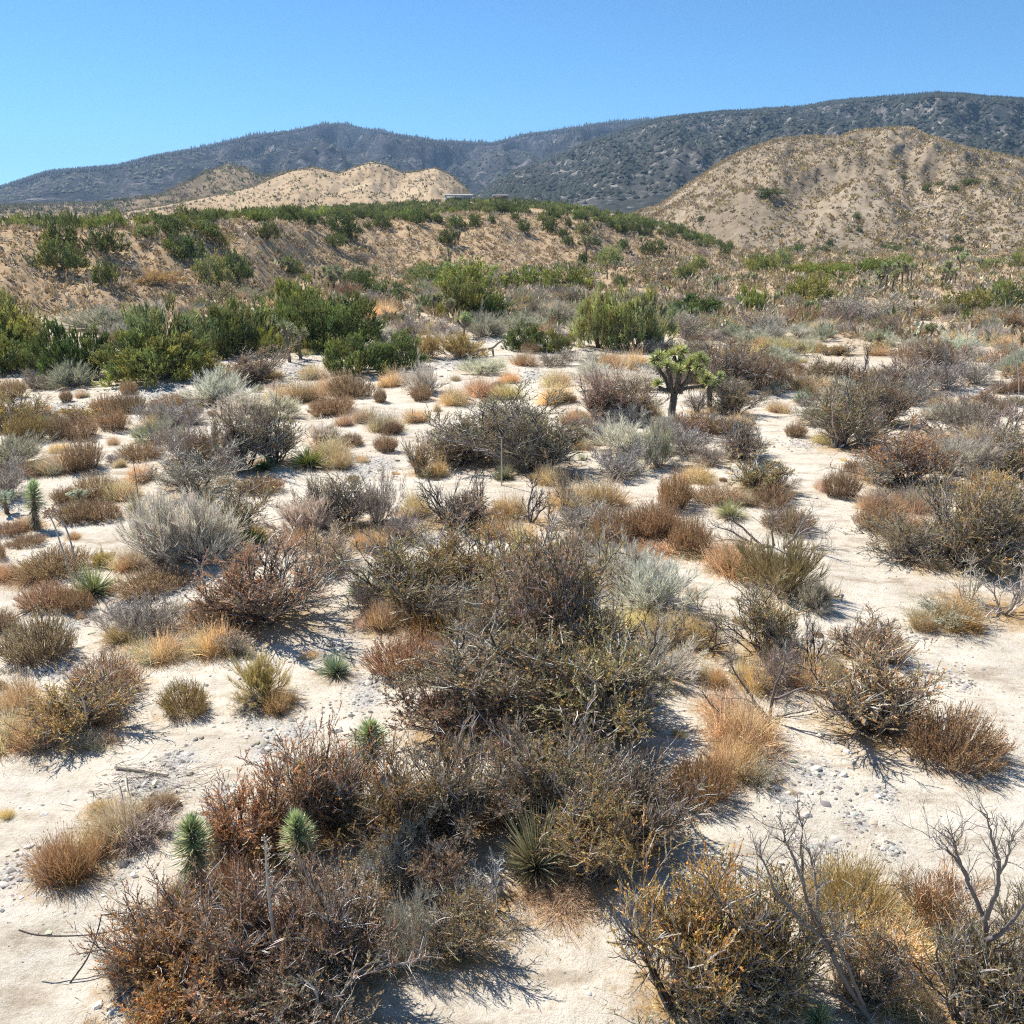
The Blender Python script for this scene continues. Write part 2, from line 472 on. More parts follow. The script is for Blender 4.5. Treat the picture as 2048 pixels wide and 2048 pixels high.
def mat_plain(name, col, rough=0.8, nscale=0, namt=0.3, spec=0.2, use_tint=False, bump=0.0):
    m, nt, out = new_mat(name)
    p = N(nt, 'ShaderNodeBsdfPrincipled', ins={'Roughness': rough, 'Specular IOR Level': spec, 'Base Color': (*col, 1)})
    c = None
    if nscale:
        tc = N(nt, 'ShaderNodeTexCoord')
        lo = tuple(x * (1 - namt) for x in col); hi = tuple(min(1, x * (1 + namt)) for x in col)
        c, fac = noise_col(nt, tc.outputs['Object'], nscale, 5, [(0.3, lo), (0.7, hi)], 0.7)
        if bump:
            b = N(nt, 'ShaderNodeBump', ins={'Strength': bump, 'Distance': 0.02}); nt.links.new(fac, b.inputs['Height']); nt.links.new(b.outputs[0], p.inputs['Normal'])
    if use_tint:
        oi = N(nt, 'ShaderNodeObjectInfo')
        if c is None:
            rgb = N(nt, 'ShaderNodeRGB'); rgb.outputs[0].default_value = (*col, 1); c = rgb.outputs[0]
        c = mulc(nt, c, oi.outputs['Color'])
    if c is not None: nt.links.new(c, p.inputs['Base Color'])
    nt.links.new(p.outputs[0], out.inputs[0])
    return m

M_STUFF = plant_mat('scrub', 0.15, 0.8, 0.1, fixed=(1, 1, 1))
M_STONE = mat_plain('stone', (0.45, 0.425, 0.385), 0.85, 6.0, 0.35, 0.2, True, 0.4)
M_BARK = plant_mat('bark', 0.0, 0.9, 0.1)

# ------------------------------------------------------------------ objects
def tag(o, label=None, cat=None, group=None, kind=None):
    if label: o['label'] = label
    if cat: o['category'] = cat
    if group: o['group'] = group
    if kind: o['kind'] = kind
    return o

def obj(name, me, parent=None, color=None):
    o = bpy.data.objects.new(name, me); COL.objects.link(o)
    if parent is not None: o.parent = parent
    if color is not None: o.color = (*color, 1)
    return o

def empty(name, loc, rz=0, sc=(1, 1, 1)):
    o = bpy.data.objects.new(name, None); COL.objects.link(o)
    o.empty_display_size = 0.2
    o.location = loc; o.rotation_euler = (0, 0, rz); o.scale = sc
    return o

# ------------------------------------------------------------------ where the plants stand: boxes read off the photograph
# each line: kind colour x0 y0 x1 y1 in a window of the photo (left, top, scale); kinds and colours are spelled out below
WINDOWS = {
'A': (0, 500, 0.3623), 'B': (650, 500, 0.3623), 'C': (1300, 500, 0.3872), 'D': (0, 900, 0.3623), 'E': (650, 900, 0.3623),
'F': (1300, 900, 0.3872), 'G': (0, 1400, 0.3623), 'H': (650, 1400, 0.3623), 'I': (1300, 1400, 0.3872), 'J': (0, 150, 0.53), 'K': (1024, 150, 0.53)}
BOXES = {}
BOXES['A'] = '''
jun jb -260 270 260 640; jun jb -140 430 210 690; jun jd 240 390 600 720; jun jb 605 440 1120 745; jun jg 690 285 1130 690
jun jd 1080 290 1400 600; jun jg 1200 270 1500 560; jun jb 1480 150 1790 430; jun jd 1560 270 1932 560; jun jb 1640 380 1870 570; jun jy 1430 430 1560 590
rab sg 420 325 780 460; twi la 560 400 700 490; bit br 1270 570 1535 740; buk br 1130 590 1265 695; twi gy 110 670 280 775; rab sg 280 630 500 765
buk br -40 720 135 825; gra ta 230 780 350 845; buk br 310 770 425 845; gra ta 405 765 505 820; buk br 640 725 790 800
bit oy -70 790 150 1005; bit oy 160 850 280 955; buk og 60 900 250 1065; buk bd 260 905 400 1045; bit oy 370 855 525 960; buk br 375 930 535 1045
buk br 520 800 660 905; buk bd 640 790 790 905; buk br 540 870 715 1005; twi la 750 830 960 990; twi la 890 840 1110 970; gra go 805 890 925 985
rab si 1080 680 1340 865; buk br 1075 790 1200 865; buk br 830 800 1060 870; rab si 1250 795 1480 945; rab si 1440 800 1640 940
bit bd 1230 870 1470 1225; bit ol 1400 890 1630 1200; twi gy 900 930 1130 1180; twi br 1060 930 1260 1190; rab sg 740 960 980 1075
buk br 690 1065 870 1165; rab sg -60 1040 200 1205; twi la -70 1160 140 1390; buk br 90 1170 225 1255
gra go 230 1060 430 1235; buk br 370 1045 560 1225; gra go 715 1160 850 1275; gra ta 630 1150 690 1200
yuc yo 1570 1090 1845 1215; gra go 1780 1060 1905 1180; yuc yd 1395 1140 1525 1225
gra go 1480 685 1640 850; gra go 1600 680 1790 850; buk br 1740 830 1915 915; rab si 1680 960 1870 1065; gra go 1700 1040 1910 1165; gra go 1770 680 1950 800; gra ta 1670 630 1800 715
'''
BOXES['B'] = '''
jun jd -160 250 300 560; jun jd 15 455 330 695; jun jd 290 470 535 665; rab og 480 470 620 605
jun jg 450 80 690 205; jun jb 640 40 900 220; jun jb 640 150 900 390; jun jb 720 200 985 370; jun jd 235 170 465 285; jun jd 95 100 275 225
jun jb 1000 85 1210 215; jun jb 1180 70 1465 225; jun jw 1390 215 1650 550; jun jw 1560 215 1880 555; jun jd 1000 410 1200 560; jun jg 1150 435 1315 565
jun jg 1490 -5 1645 85; jun jd 1395 15 1450 85; bit ol 1130 280 1235 395; rab sg 1210 300 1375 420; rab sg 985 360 1195 460; rab sg 795 360 995 485
twi la 600 390 765 495; twi la 400 360 585 495; rab og 635 470 830 605; gra go 1000 520 1200 645; twi gy 1180 550 1345 645
rab si 770 600 965 695; rab si 465 640 645 795; buk br 475 745 595 835; gra go 640 710 785 855; gra go 780 660 940 810; gra go 890 690 1100 830; gra go 950 640 1080 740
gra go 310 630 450 755; buk br 40 690 250 825; buk br 265 720 345 845; gra go 160 820 290 955; gra go 250 860 420 1005; gra go 400 940 525 1055; gra go 450 840 565 955
buk br -70 810 155 915; buk bd 80 1015 210 1080; buk br 250 1020 425 1125; rab si -20 980 75 1065; gra go -40 1070 125 1205
bit og 470 1060 565 1245; gra go 550 1160 675 1255; bit ol 620 930 1000 1200; ded bk 900 790 1130 1100; bit ol 880 800 1200 1150; bit ol 1000 850 1360 1240
gra go 1165 1160 1315 1295; gra go 1180 630 1375 760; gra go 1190 730 1360 850; gra go 785 820 895 895; buk br 1290 790 1375 845
gra go 1500 540 1640 660; gra go 1620 540 1785 665; rab si 1380 615 1535 715; rab si 1420 655 1780 790; bit br 1400 690 1620 935; bit br 1540 720 1780 940
gra go 1310 850 1440 965; gra go 1680 760 1850 940; twi gy 1340 900 1560 1065; twi la 1560 840 1760 970; rab si 1530 960 1830 1125; twi la 1490 1040 1775 1275; gra go 1370 1040 1475 1105
buk br 320 280 420 350; gra go 250 270 400 380; buk br 300 370 420 440; twi gy 180 230 300 300; gra ta 680 480 760 520; rab sg 500 175 600 230; rab sg 530 200 660 290; rab sg 1025 210 1110 265; twi la 970 260 1080 330
buk br 1200 370 1300 425; bit ol 1280 200 1400 320; gra ta 60 900 150 970; rab og 1060 255 1150 320; gra ta 600 840 640 890; buk bd 330 950 420 1020
'''
BOXES['C'] = '''
bit bd 250 500 500 730; bit ol 310 680 565 860; buk br 480 550 700 725; twi br 690 640 810 725; yuc yd 625 665 695 735; yuc yb 730 725 830 795
gra go 600 730 735 845; buk br 705 890 800 972; twi gy 755 760 960 905; bit ol 850 690 1110 1035; bit br 1090 650 1310 910; twi gy 990 850 1190 1015
ded bk 1020 480 1185 725; bit oy 905 580 1045 695; bit br 1150 570 1330 750; bit br 1290 570 1460 750; twi la 1440 540 1620 730; twi gy 1590 550 1770 700; bit br 1370 460 1560 605
twi gy 1240 640 1460 810; rab si 590 510 765 595; gra go 475 490 590 555; rab si 475 410 625 485; rab si 720 390 825 455; gra go 530 420 620 505
bit ru 1140 930 1490 1235; rab si 1430 970 1640 1170; ded bk 1340 850 1600 975; twi gy 1550 740 1780 965; ded gy 1700 740 1960 970; twi gy 1620 930 1800 1180; bit ol 1740 930 1990 1180; bit oy 1660 1160 1890 1330
jun jy 690 120 935 285; jun jd 85 230 365 355; jun jb 445 180 595 325; jun jd 515 20 645 105; jun jy 715 70 900 140; jun jy 880 65 1045 140; jun jb 1075 40 1265 125; jun jo 1515 200 1765 335; jun jg 1740 180 1960 335; jun jb 120 80 225 170; jun jb 1770 150 1870 240
jun jw 640 0 725 90; jun jw 205 25 290 110
twi gy 475 320 700 455; twi gy 80 320 290 455; twi gy 900 220 1130 375; twi gy 1090 240 1345 345; ded br 690 270 805 395; bit br 1155 350 1295 455; bit ol 1500 270 1595 365; bit ru 1820 310 1960 435
bit ol 160 470 300 540; twi br 210 560 300 700; ded bk 195 700 290 845; gra go 380 850 530 915; buk br 170 840 380 960; twi la 60 890 330 1070; bit bd 330 880 640 1110; twi gy 200 1000 400 1120; rab sg -40 900 120 1130
gra go 620 450 760 530; gra ta 770 440 900 530; buk br 700 580 800 640; bit og 930 480 1050 545; gra ta 840 380 930 450; rab si 1640 500 1720 560; rab si 1690 380 1830 470; gra ta 1320 480 1450 560
buk br 1770 680 1850 745; buk br 1850 650 1960 740; rab si 1840 520 1960 650; twi br 700 290 720 300; gra ta 560 560 640 640; twi br 800 560 960 700; bit br 1690 720 1780 800
'''
BOXES['D'] = '''
cho ch -10 225 90 360; cho ch 395 215 512 315; yjo yg 150 165 245 440; buk br 300 205 410 295; buk br 430 135 640 280; gra go 600 150 760 275; buk br 330 280 520 408; buk br 470 280 655 400
buk br -30 400 130 478; gra go 90 365 215 445; buk br 65 470 235 540; gra go 380 450 440 490; buk br -70 490 35 605; gra go -50 620 88 722
buk br 150 545 470 720; gra go 40 640 300 738; yuc yg 385 635 655 825; buk br 140 740 380 895; buk br 320 760 495 905; rab og 505 560 620 650
rab si 740 265 1030 645; rab si 950 280 1270 650; bit ol 1060 220 1420 540; twi gy 850 0 1300 270; yuc yd 1250 420 1490 560; gra go 640 510 800 665
buk br 680 665 1005 815; bit rb 1185 520 1720 1010; buk bd 1060 830 1225 995; twi la 560 815 850 1060; twi gy 740 830 1010 1060; gra go 590 975 800 1085; gra go 770 1010 1010 1175; gra go 1070 950 1310 1135; twi gy 1215 1000 1385 1145
buk bd 40 925 372 1195; buk bd -90 880 62 1012; buk br 375 1165 800 1410; bit oy 200 1280 600 1625; gra go -40 1420 210 1650; gra go 150 1430 380 1650; gra go -60 1240 200 1450
buk og 890 1290 1150 1475; rab og 1330 1150 1560 1400; gra so 1475 1320 1625 1445; twi gy 1300 1340 1500 1440; yuc yb 1755 1110 1960 1265
rab si 1560 270 1790 490; gra so 1555 390 1720 560; twi bd 1690 180 1900 440; twi ta 1650 425 1960 645; buk rb 1330 150 1548 252; yuc yo 700 255 825 370; gra ta 430 900 470 930
'''
BOXES['E'] = '''
bit bd -20 165 240 440; twi gy 190 150 410 440; twi gy 330 330 540 515; gra go 165 430 355 545; gra go 380 240 565 370; ded bk 545 130 800 440; ded bk 730 60 940 380; bit bd 640 250 900 445
gra so 925 190 1110 380; ded bk 1030 150 1240 425; twi gy 1270 280 1565 455; ded bk 1270 90 1370 345; gra go 1240 140 1450 330; gra go 1420 130 1650 320; yuc yp 920 85 1065 175
gra go 860 380 1050 485; gra go 1020 410 1165 515; buk br 1480 330 1710 525; buk br 1650 310 1940 505; gra go 1690 480 1960 565; buk bd 970 550 1235 675; gra go 1200 480 1400 605; buk br 1350 450 1525 605
bit og 250 540 660 900; bit og 550 500 960 830; bit ol 400 700 760 1000; yuc yb 120 665 295 825; gra go 245 850 480 1010; gra og 460 850 760 1030; gra ta 160 900 290 980
rab si 1490 505 1860 800; rab si 1590 630 2000 935; gra go 1470 640 1600 830; gra go 1580 890 1770 1010; gra go 1770 910 1990 1075; buk rb 280 1030 645 1275
bit og 1030 610 1450 1170; bit bd 1150 590 1350 1190; ded bk 1040 620 1300 1160; bit og 790 780 1130 1180; twi gy 1380 950 1700 1220; bit ol 610 1060 1180 1600; bit og 1120 1130 1760 1680; bit bd 480 1330 920 1640; rab si 1630 1060 2010 1310; ded bk 1470 870 1670 1090; gra go 1000 680 1180 820; bit og 1380 1180 1800 1600; twi wh 870 1310 1090 1540; twi gy 690 1190 960 1460; twi wh 560 780 770 980; ded gy 690 620 830 800; twi gy 1500 1280 1760 1560
'''
BOXES['F'] = '''
buk rb 30 90 218 312; buk rb -70 285 135 490; buk rb 105 350 305 545; gra go -20 460 300 555; gra go 165 90 335 172; bit og 430 45 645 225; buk ta 235 185 455 292; gra go 430 180 525 285; buk br 515 180 742 292
yuc yg 325 262 500 362;  buk bd 585 300 840 440; buk br 815 330 1055 540; gra go 295 470 570 650; rab ol 470 485 910 800; rab gy 730 670 985 855; gra ta 865 560 1095 770
buk br 880 95 1085 258; gra ta 825 130 940 215; buk bd 1000 58 1128 122; cho ch 1165 198 1235 275; gra go 1105 200 1290 330; gra ta 1270 190 1460 330; buk br 1075 300 1265 425; gra so 1220 260 1440 470
bit ol 1195 370 1570 600; bit og 1440 150 1720 620; bit og 1640 200 1990 640; bit oy 1640 125 1895 340; ded gy 1500 550 1760 830; ded gy 1680 560 2010 890; gra go 1310 790 1510 945; gra og 1470 770 1690 940; twi gy 1350 770 1660 930; twi gy 1405 945 1600 1105; gra go 1400 1010 1600 1110
bit og 455 690 745 1090; ded bk 720 830 960 1115; ded bk 930 830 1080 1080; bit rb 1020 855 1230 1100; gra og 1155 920 1345 1065; bit og 925 1050 1385 1520; gra go 265 1060 405 1225; gra go 325 1260 650 1570; gra go 730 1085 910 1240
ded bk 0 850 185 1040; ded bk 185 870 410 1070; gra go 100 880 330 1010; twi gy 560 1000 800 1260; gra go 420 1080 620 1240; gra ta 880 1050 1000 1180
'''
BOXES['G'] = '''
gra rb 235 620 565 985; gra go 470 600 785 840; twi gy 690 620 985 795; gra so 800 510 950 640
yjo yg 1000 600 1192 1060; yjo yg 1590 620 1760 1010; yjo yg 1635 340 1742 530; yuc yo 895 1010 1035 1130; yuc yp 990 890 1150 1070
bit ru 1145 450 1480 920; bit ru 1360 430 1680 900; bit ru 650 1190 1000 1640; bit rb 860 1010 1330 1520; bit rb 1240 990 1640 1560; bit rb 1540 990 1960 1640; bit ru 770 1450 1200 1860; bit rb 1080 1500 1560 1920; bit bd 1450 1480 2000 1930
bit rb 1690 200 1960 760; twi gy 1290 1130 1600 1460; twi gy 1700 1240 1960 1570; ded wh 1600 1080 1900 1450; twi gy 860 1250 1150 1520; gra ta 500 560 640 640; gra so 1200 880 1420 1060; gra ta 420 1810 560 1900
'''
BOXES['H'] = '''
yjo yg 155 85 330 410; yjo yp 60 570 155 740; bit ol -80 300 175 740; bit ol 140 500 370 800; bit og 290 330 620 850; bit bd 510 380 930 820; twi gy 220 700 570 1060; bit rb 510 840 760 1100; ded wh 780 890 1100 1260; gra so 790 260 1130 660
bit bd 960 250 1380 740; bit og 1180 380 1560 860; bit og 1280 590 1640 1040; bit bd 1500 420 1932 880; yuc yp 975 645 1355 1020; gra rb 1040 1010 1490 1190; twi gy 370 1060 590 1480; bit og 550 1100 900 1470; bit rb -60 960 400 1500
gra go 300 1190 480 1480; twi gy 380 700 610 980; twi wh 240 800 480 1080; twi gy 900 150 1200 340; ded gy 1400 250 1900 580; twi gy 1240 480 1500 740; twi wh 560 960 800 1180; gra go 500 1180 640 1420; gra ta 1700 720 1780 800
'''
BOXES['I'] = '''
buk bf 1328 65 1785 375; buk rb 90 320 430 570; gra go 320 140 570 410; gra go 270 -20 540 140; twi gy 480 330 685 450; bit oy -60 880 330 1640; bit oy 180 960 560 1660; bit oy 430 990 830 1670
 gra og 890 775 1340 1180; twi rb 1280 830 1610 1280; gra go 1040 1130 1460 1420;  bit og 990 1200 1290 1620; bit og 1420 1150 1830 1740; bit ol 1780 1150 2050 1740
yuc yb 790 1550 950 1700; gra go 1230 1450 1460 1700; bit ol 260 1400 640 1800; ded wh 1280 860 1500 1180; gra ta 1180 1300 1420 1480; bit og 1880 900 2150 1400
'''
BOXES['J'] = '''
jun jd 170 530 300 650; jun jd 160 605 300 735; jun jd 330 570 462 672; jun jd 348 695 437 788; jun jg 510 562 592 612; jun jd 570 520 705 602; jun jd 630 590 765 695; jun jd 700 540 832 612; jun jd 968 550 1057 622; jun jd 1220 595 1312 652; jun jd 1230 512 1342 602
jun jd 1408 515 1472 577; jun jd 1658 575 1722 637; jun jg 725 670 875 795; jun jd 825 655 962 772; rab og 800 592 870 652; jun jg 1055 678 1142 752; rab og 545 735 662 795; jun jg 285 525 372 568; jun jg 400 530 482 572; jun jg 20 545 90 582; jun jg 90 535 170 580
jun jd 1282 732 1412 805; jun jg 1530 702 1690 785; bit ol 750 790 870 870; jun jd 1690 525 1760 580; jun jd 1770 530 1812 575; jun jd 1840 520 1870 560; jun jd 1540 500 1600 560; jun jd 1440 490 1500 540; twi gy 520 620 560 650; twi gy 1350 670 1400 710; jun jg 0 820 60 900; twi br 1280 780 1370 840; jun jd 1290 570 1340 620
'''
BOXES['K'] = '''
jun jd 20 540 72 592; jun jd 112 550 157 592; jun jd 128 530 172 572; jun jd 198 535 226 572; jun jd 168 578 212 612; jun jg 232 550 302 602; jun jd 388 550 432 592; jun jd 440 555 502 598; jun jd 498 575 532 612; jun jd 570 580 617 618; jun jd 618 560 662 604; jun jd 398 615 442 662
jun jd 188 605 237 642; jun jd 258 600 322 644; jun jw 308 640 422 724; jun jd 248 670 287 718; jun jd 488 615 582 678; jun jd 1048 635 1107 672; jun jd 1138 645 1202 672; jun jb 888 675 982 742; jun jw 978 650 1052 714; jun jd 1388 635 1467 658; jun jd 1648 645 1702 677; jun jd 1658 600 1702 632; jun jb 1880 660 1945 732
jun jb 1758 690 1842 732; jun jb 1420 672 1510 740; jun jy 1060 700 1180 752; jun jy 1160 700 1285 752; jun jb 1310 690 1430 752; jun jd 900 425 1030 452; jun jd 935 440 975 468; jun jd 1543 405 1582 438; jun jd 1648 415 1682 437; jun jd 1688 390 1762 412; jun jd 1598 400 1642 417; jun jd 1283 515 1317 542; jun jd 1298 570 1322 592; jun jd 1185 620 1212 645; jun jd 700 530 725 555; jun jd 1460 375 1490 395
jun jg 690 620 720 650; jun jd 780 640 830 680; twi gy 690 650 740 690; jun jw 670 680 735 740; jun jd 380 750 435 800; bit br 640 780 690 830; jun jd 610 715 690 785; bit ol 470 730 620 790
'''
# joshua trees in the middle distance: x, base y, top y
JOSHUAS = {
'A': '1600 620 390; 1525 520 395; 420 650 530; 180 680 575; 15 610 560; 1660 600 410',
'B': '20 230 95; 50 240 110; 612 370 240; 690 400 270; 765 490 350; 520 390 305; 1185 230 150; 955 230 165; 400 390 365; 1000 215 120; 310 250 215; 690 90 5; 460 190 150; 1340 240 190; 1870 270 190; 1890 290 200; 640 30 -5; 285 130 90',
'C': '330 225 145; 350 230 150; 390 240 190; 818 358 265; 850 300 262; 870 310 232; 1180 512 430; 1425 468 385; 1450 470 382; 1520 545 470; 1185 220 100; 1215 220 70; 1250 215 100; 1300 190 60; 1325 180 90; 1345 170 70; 1500 190 90; 1520 180 60; 1545 190 95; 1575 180 120; 1705 100 50; 1740 105 55; 1780 100 50; 1820 105 60; 1860 100 50; 1055 230 180; 1090 240 175; 965 200 150; 990 210 160; 670 275 210; 640 300 220; 500 180 120; 470 185 130; 540 190 120; 215 405 300; 605 300 230; 1130 170 120; 1600 110 30; 1405 130 60',
'J': '1065 745 700; 1095 755 700; 1190 775 730; 1240 810 740; 1260 825 750; 1285 800 720; 1470 575 535; 1545 610 570; 1700 720 655; 1730 640 590; 1150 660 620; 1215 800 740; 1415 760 720; 830 800 755; 1640 910 840; 1700 905 845',
'K': '490 680 610; 330 600 560; 620 700 650; 590 680 640; 100 790 745; 360 770 710; 390 740 700; 280 690 610; 760 790 760; 1120 880 850; 700 660 620; 460 620 590; 1520 660 625; 1560 690 640; 1690 720 670; 1640 780 700'}

# colour words and leaf colours
TINT = {
'so': ('tawny', (0.62, 0.45, 0.255)), 'ol': ('olive brown', (0.406, 0.333, 0.173)), 'og': ('olive gold', (0.541, 0.410, 0.173)), 'oy': ('yellowish olive', (0.62, 0.435, 0.14)), 'ru': ('rust orange', (0.66, 0.37, 0.145)), 'rb': ('rusty brown', (0.53, 0.345, 0.19)),
'br': ('reddish brown', (0.475, 0.349, 0.210)), 'bd': ('dark brown', (0.402, 0.312, 0.194)), 'bf': ('rounded chestnut brown', (0.480, 0.334, 0.184)), 'go': ('golden', (0.72, 0.57, 0.335)), 'ta': ('pale tan', (0.682, 0.550, 0.363)),
'si': ('silvery grey-green', (0.68, 0.64, 0.53)), 'sg': ('sage green', (0.44, 0.44, 0.31)), 'la': ('lavender grey', (0.493, 0.449, 0.384)), 'gy': ('ash grey', (0.514, 0.444, 0.355)), 'bk': ('charcoal', (0.13, 0.115, 0.105)), 'wh': ('bleached white', (0.60, 0.57, 0.54)),
'jb': ('bright green', (0.312, 0.346, 0.104)), 'jd': ('dark green', (0.173, 0.212, 0.073)), 'jg': ('grey-green', (0.278, 0.297, 0.122)), 'jw': ('soft willow-green', (0.392, 0.409, 0.177)), 'jy': ('yellow-green', (0.331, 0.347, 0.098)), 'jo': ('olive green', (0.355, 0.338, 0.104)),
'yg': ('fresh green', (0.403, 0.442, 0.221)), 'yd': ('deep green', (0.12, 0.18, 0.06)), 'yo': ('yellow-green', (0.36, 0.37, 0.11)), 'yb': ('bluish green', (0.29, 0.36, 0.23)), 'yp': ('pale grey-green', (0.40, 0.39, 0.23)), 'ch': ('pale green', (0.62, 0.62, 0.42))}

def _path():
    q = np.array([(1518, 795, 8), (1530, 850, 16), (1545, 900, 30), (1575, 950, 34), (1625, 1000, 26), (1665, 1050, 28), (1695, 1110, 40), (1705, 1170, 46), (1700, 1220, 48), (1760, 1250, 30), (1850, 1300, 50), (1940, 1340, 70), (1000, 690, 14), (1030, 735, 14), (1080, 790, 18), (900, 835, 22), (850, 870, 22), (810, 900, 22), (36, 803, 11), (174, 797, 12), (326, 772, 11), (453, 750, 9), (580, 721, 9)], float)
    P, _ = ground_at(q[:, 0], q[:, 1], terrain)
    dep = P[:, 1] * cos(PITCH) + CAM_H * sin(PITCH)
    out = np.concatenate([P[:, :2], (1.2 * q[:, 2] * dep / F)[:, None]], 1)
    fine = []
    for i in range(len(out) - 1):
        if i in (11, 17): continue
        for t in np.linspace(0, 1, 8): fine.append(out[i] * (1 - t) + out[i + 1] * t)
    return np.array(fine)
PATH = _path()
REC = []       # kind, tint, base point, radius, height, photo box
def _parse():
    rows = []
    for w, txt in BOXES.items():
        ox, oy, s = WINDOWS[w]
        for ln in txt.replace('\n', ';').split(';'):
            q = ln.split()
            if len(q) == 6:
                x0, y0, x1, y1 = [float(t) for t in q[2:]]
                rows.append((q[0], q[1], ox + x0 * s, oy + y0 * s, ox + x1 * s, oy + y1 * s))
    b = np.array([r[2:] for r in rows])
    xc = (b[:, 0] + b[:, 2]) / 2
    thin = np.array([r[0] in ('yjo',) for r in rows])
    yb = b[:, 3].copy()
    for it in range(3):
        P, ok = ground_at(xc, yb)
        dep = P[:, 1] * cos(PITCH) - (P[:, 2] - CAM_H) * sin(PITCH)
        th = np.arctan2(CAM_H - P[:, 2], np.hypot(P[:, 0], P[:, 1]))
        R = (b[:, 2] - b[:, 0]) / 2 * dep / F
        yb = b[:, 3] - np.where(thin, 0.1, 0.72) * (b[:, 2] - b[:, 0]) / 2 * np.clip(np.sin(th), 0, 1)
    dtop = ray(xc, b[:, 1]); eltop = np.arctan2(dtop[:, 2], np.hypot(dtop[:, 0], dtop[:, 1]))
    h = CAM_H + np.hypot(P[:, 0], P[:, 1]) * np.tan(eltop) - P[:, 2]
    h = np.maximum(h - 0.15 * R * np.sin(th), 0.12)
    for r, p, rr, hh, bb, k in zip(rows, P, R, h, b, ok):
        if not k: continue
        on = np.min(np.hypot(PATH[:, 0] - p[0], PATH[:, 1] - p[1]) - PATH[:, 2])
        if on < 0: continue                                  # nothing grows on the trodden sand
        if on < rr * 1.15 and r[0] != 'jun': rr = max(rr * 0.62, on * 0.87)
        if 800 < (bb[0] + bb[2]) / 2 < 1290 and 1130 < bb[3] < 1850 and r[0] in ('bit', 'ded', 'twi'): rr *= 1.02; hh *= 1.2   # the tall tangled thicket in the middle
        REC.append([r[0], r[1], p, rr, hh, bb])
_parse()

# ------------------------------------------------------------------ ground sheet
GRAVEL = [('D', 380, 960, 120, 60), ('D', 340, 1230, 140, 60), ('D', 900, 800, 220, 60), ('D', 1100, 700, 80, 40), ('G', 850, 460, 240, 110), ('G', 1000, 320, 160, 60), ('G', 1480, 250, 120, 120), ('G', 1650, 160, 130, 100), ('G', 1280, 520, 90, 60), ('G', 130, 930, 150, 110), ('G', 720, 930, 80, 60), ('G', 650, 1680, 60, 160),
 ('E', 60, 1080, 150, 60), ('E', 230, 1290, 120, 90), ('E', 220, 1370, 130, 90), ('E', 190, 130, 130, 60), ('B', 250, 1180, 230, 60), ('B', 1290, 980, 90, 60), ('B', 1140, 700, 90, 70), ('B', 890, 495, 110, 25), ('B', 480, 700, 60, 40), ('B', 700, 620, 130, 40), ('A', 300, 870, 200, 40), ('A', 900, 770, 140, 40), ('A', 1660, 640, 140, 50), ('A', 850, 790, 120, 40),
 ('F', 1480, 1150, 150, 60), ('F', 1620, 1220, 80, 30), ('F', 830, 1000, 100, 50), ('F', 1340, 960, 60, 40), ('I', 1210, 490, 90, 60), ('I', 1080, 620, 90, 70), ('I', 860, 380, 180, 110), ('I', 700, 500, 160, 80), ('I', 900, 770, 150, 60), ('I', 1230, 770, 90, 50), ('C', 800, 1000, 130, 40), ('C', 1600, 730, 150, 40), ('E', 600, 470, 130, 40), ('D', 1440, 1500, 160, 80), ('D', 700, 860, 90, 30), ('B', 1330, 1210, 80, 40)]
def _grav_pts():
    g = np.array([[WINDOWS[w][0] + x * WINDOWS[w][2], WINDOWS[w][1] + y * WINDOWS[w][2], rx * WINDOWS[w][2], ry * WINDOWS[w][2]] for w, x, y, rx, ry in GRAVEL])
    P, ok = ground_at(g[:, 0], g[:, 1])
    dep = P[:, 1] * cos(PITCH) + CAM_H * sin(PITCH)
    sn = CAM_H / np.hypot(np.hypot(P[:, 0], P[:, 1]), CAM_H)
    return np.stack([P[:, 0], P[:, 1], g[:, 2] * dep / F, g[:, 3] * dep / F / sn], 1)
GRAV = _grav_pts()

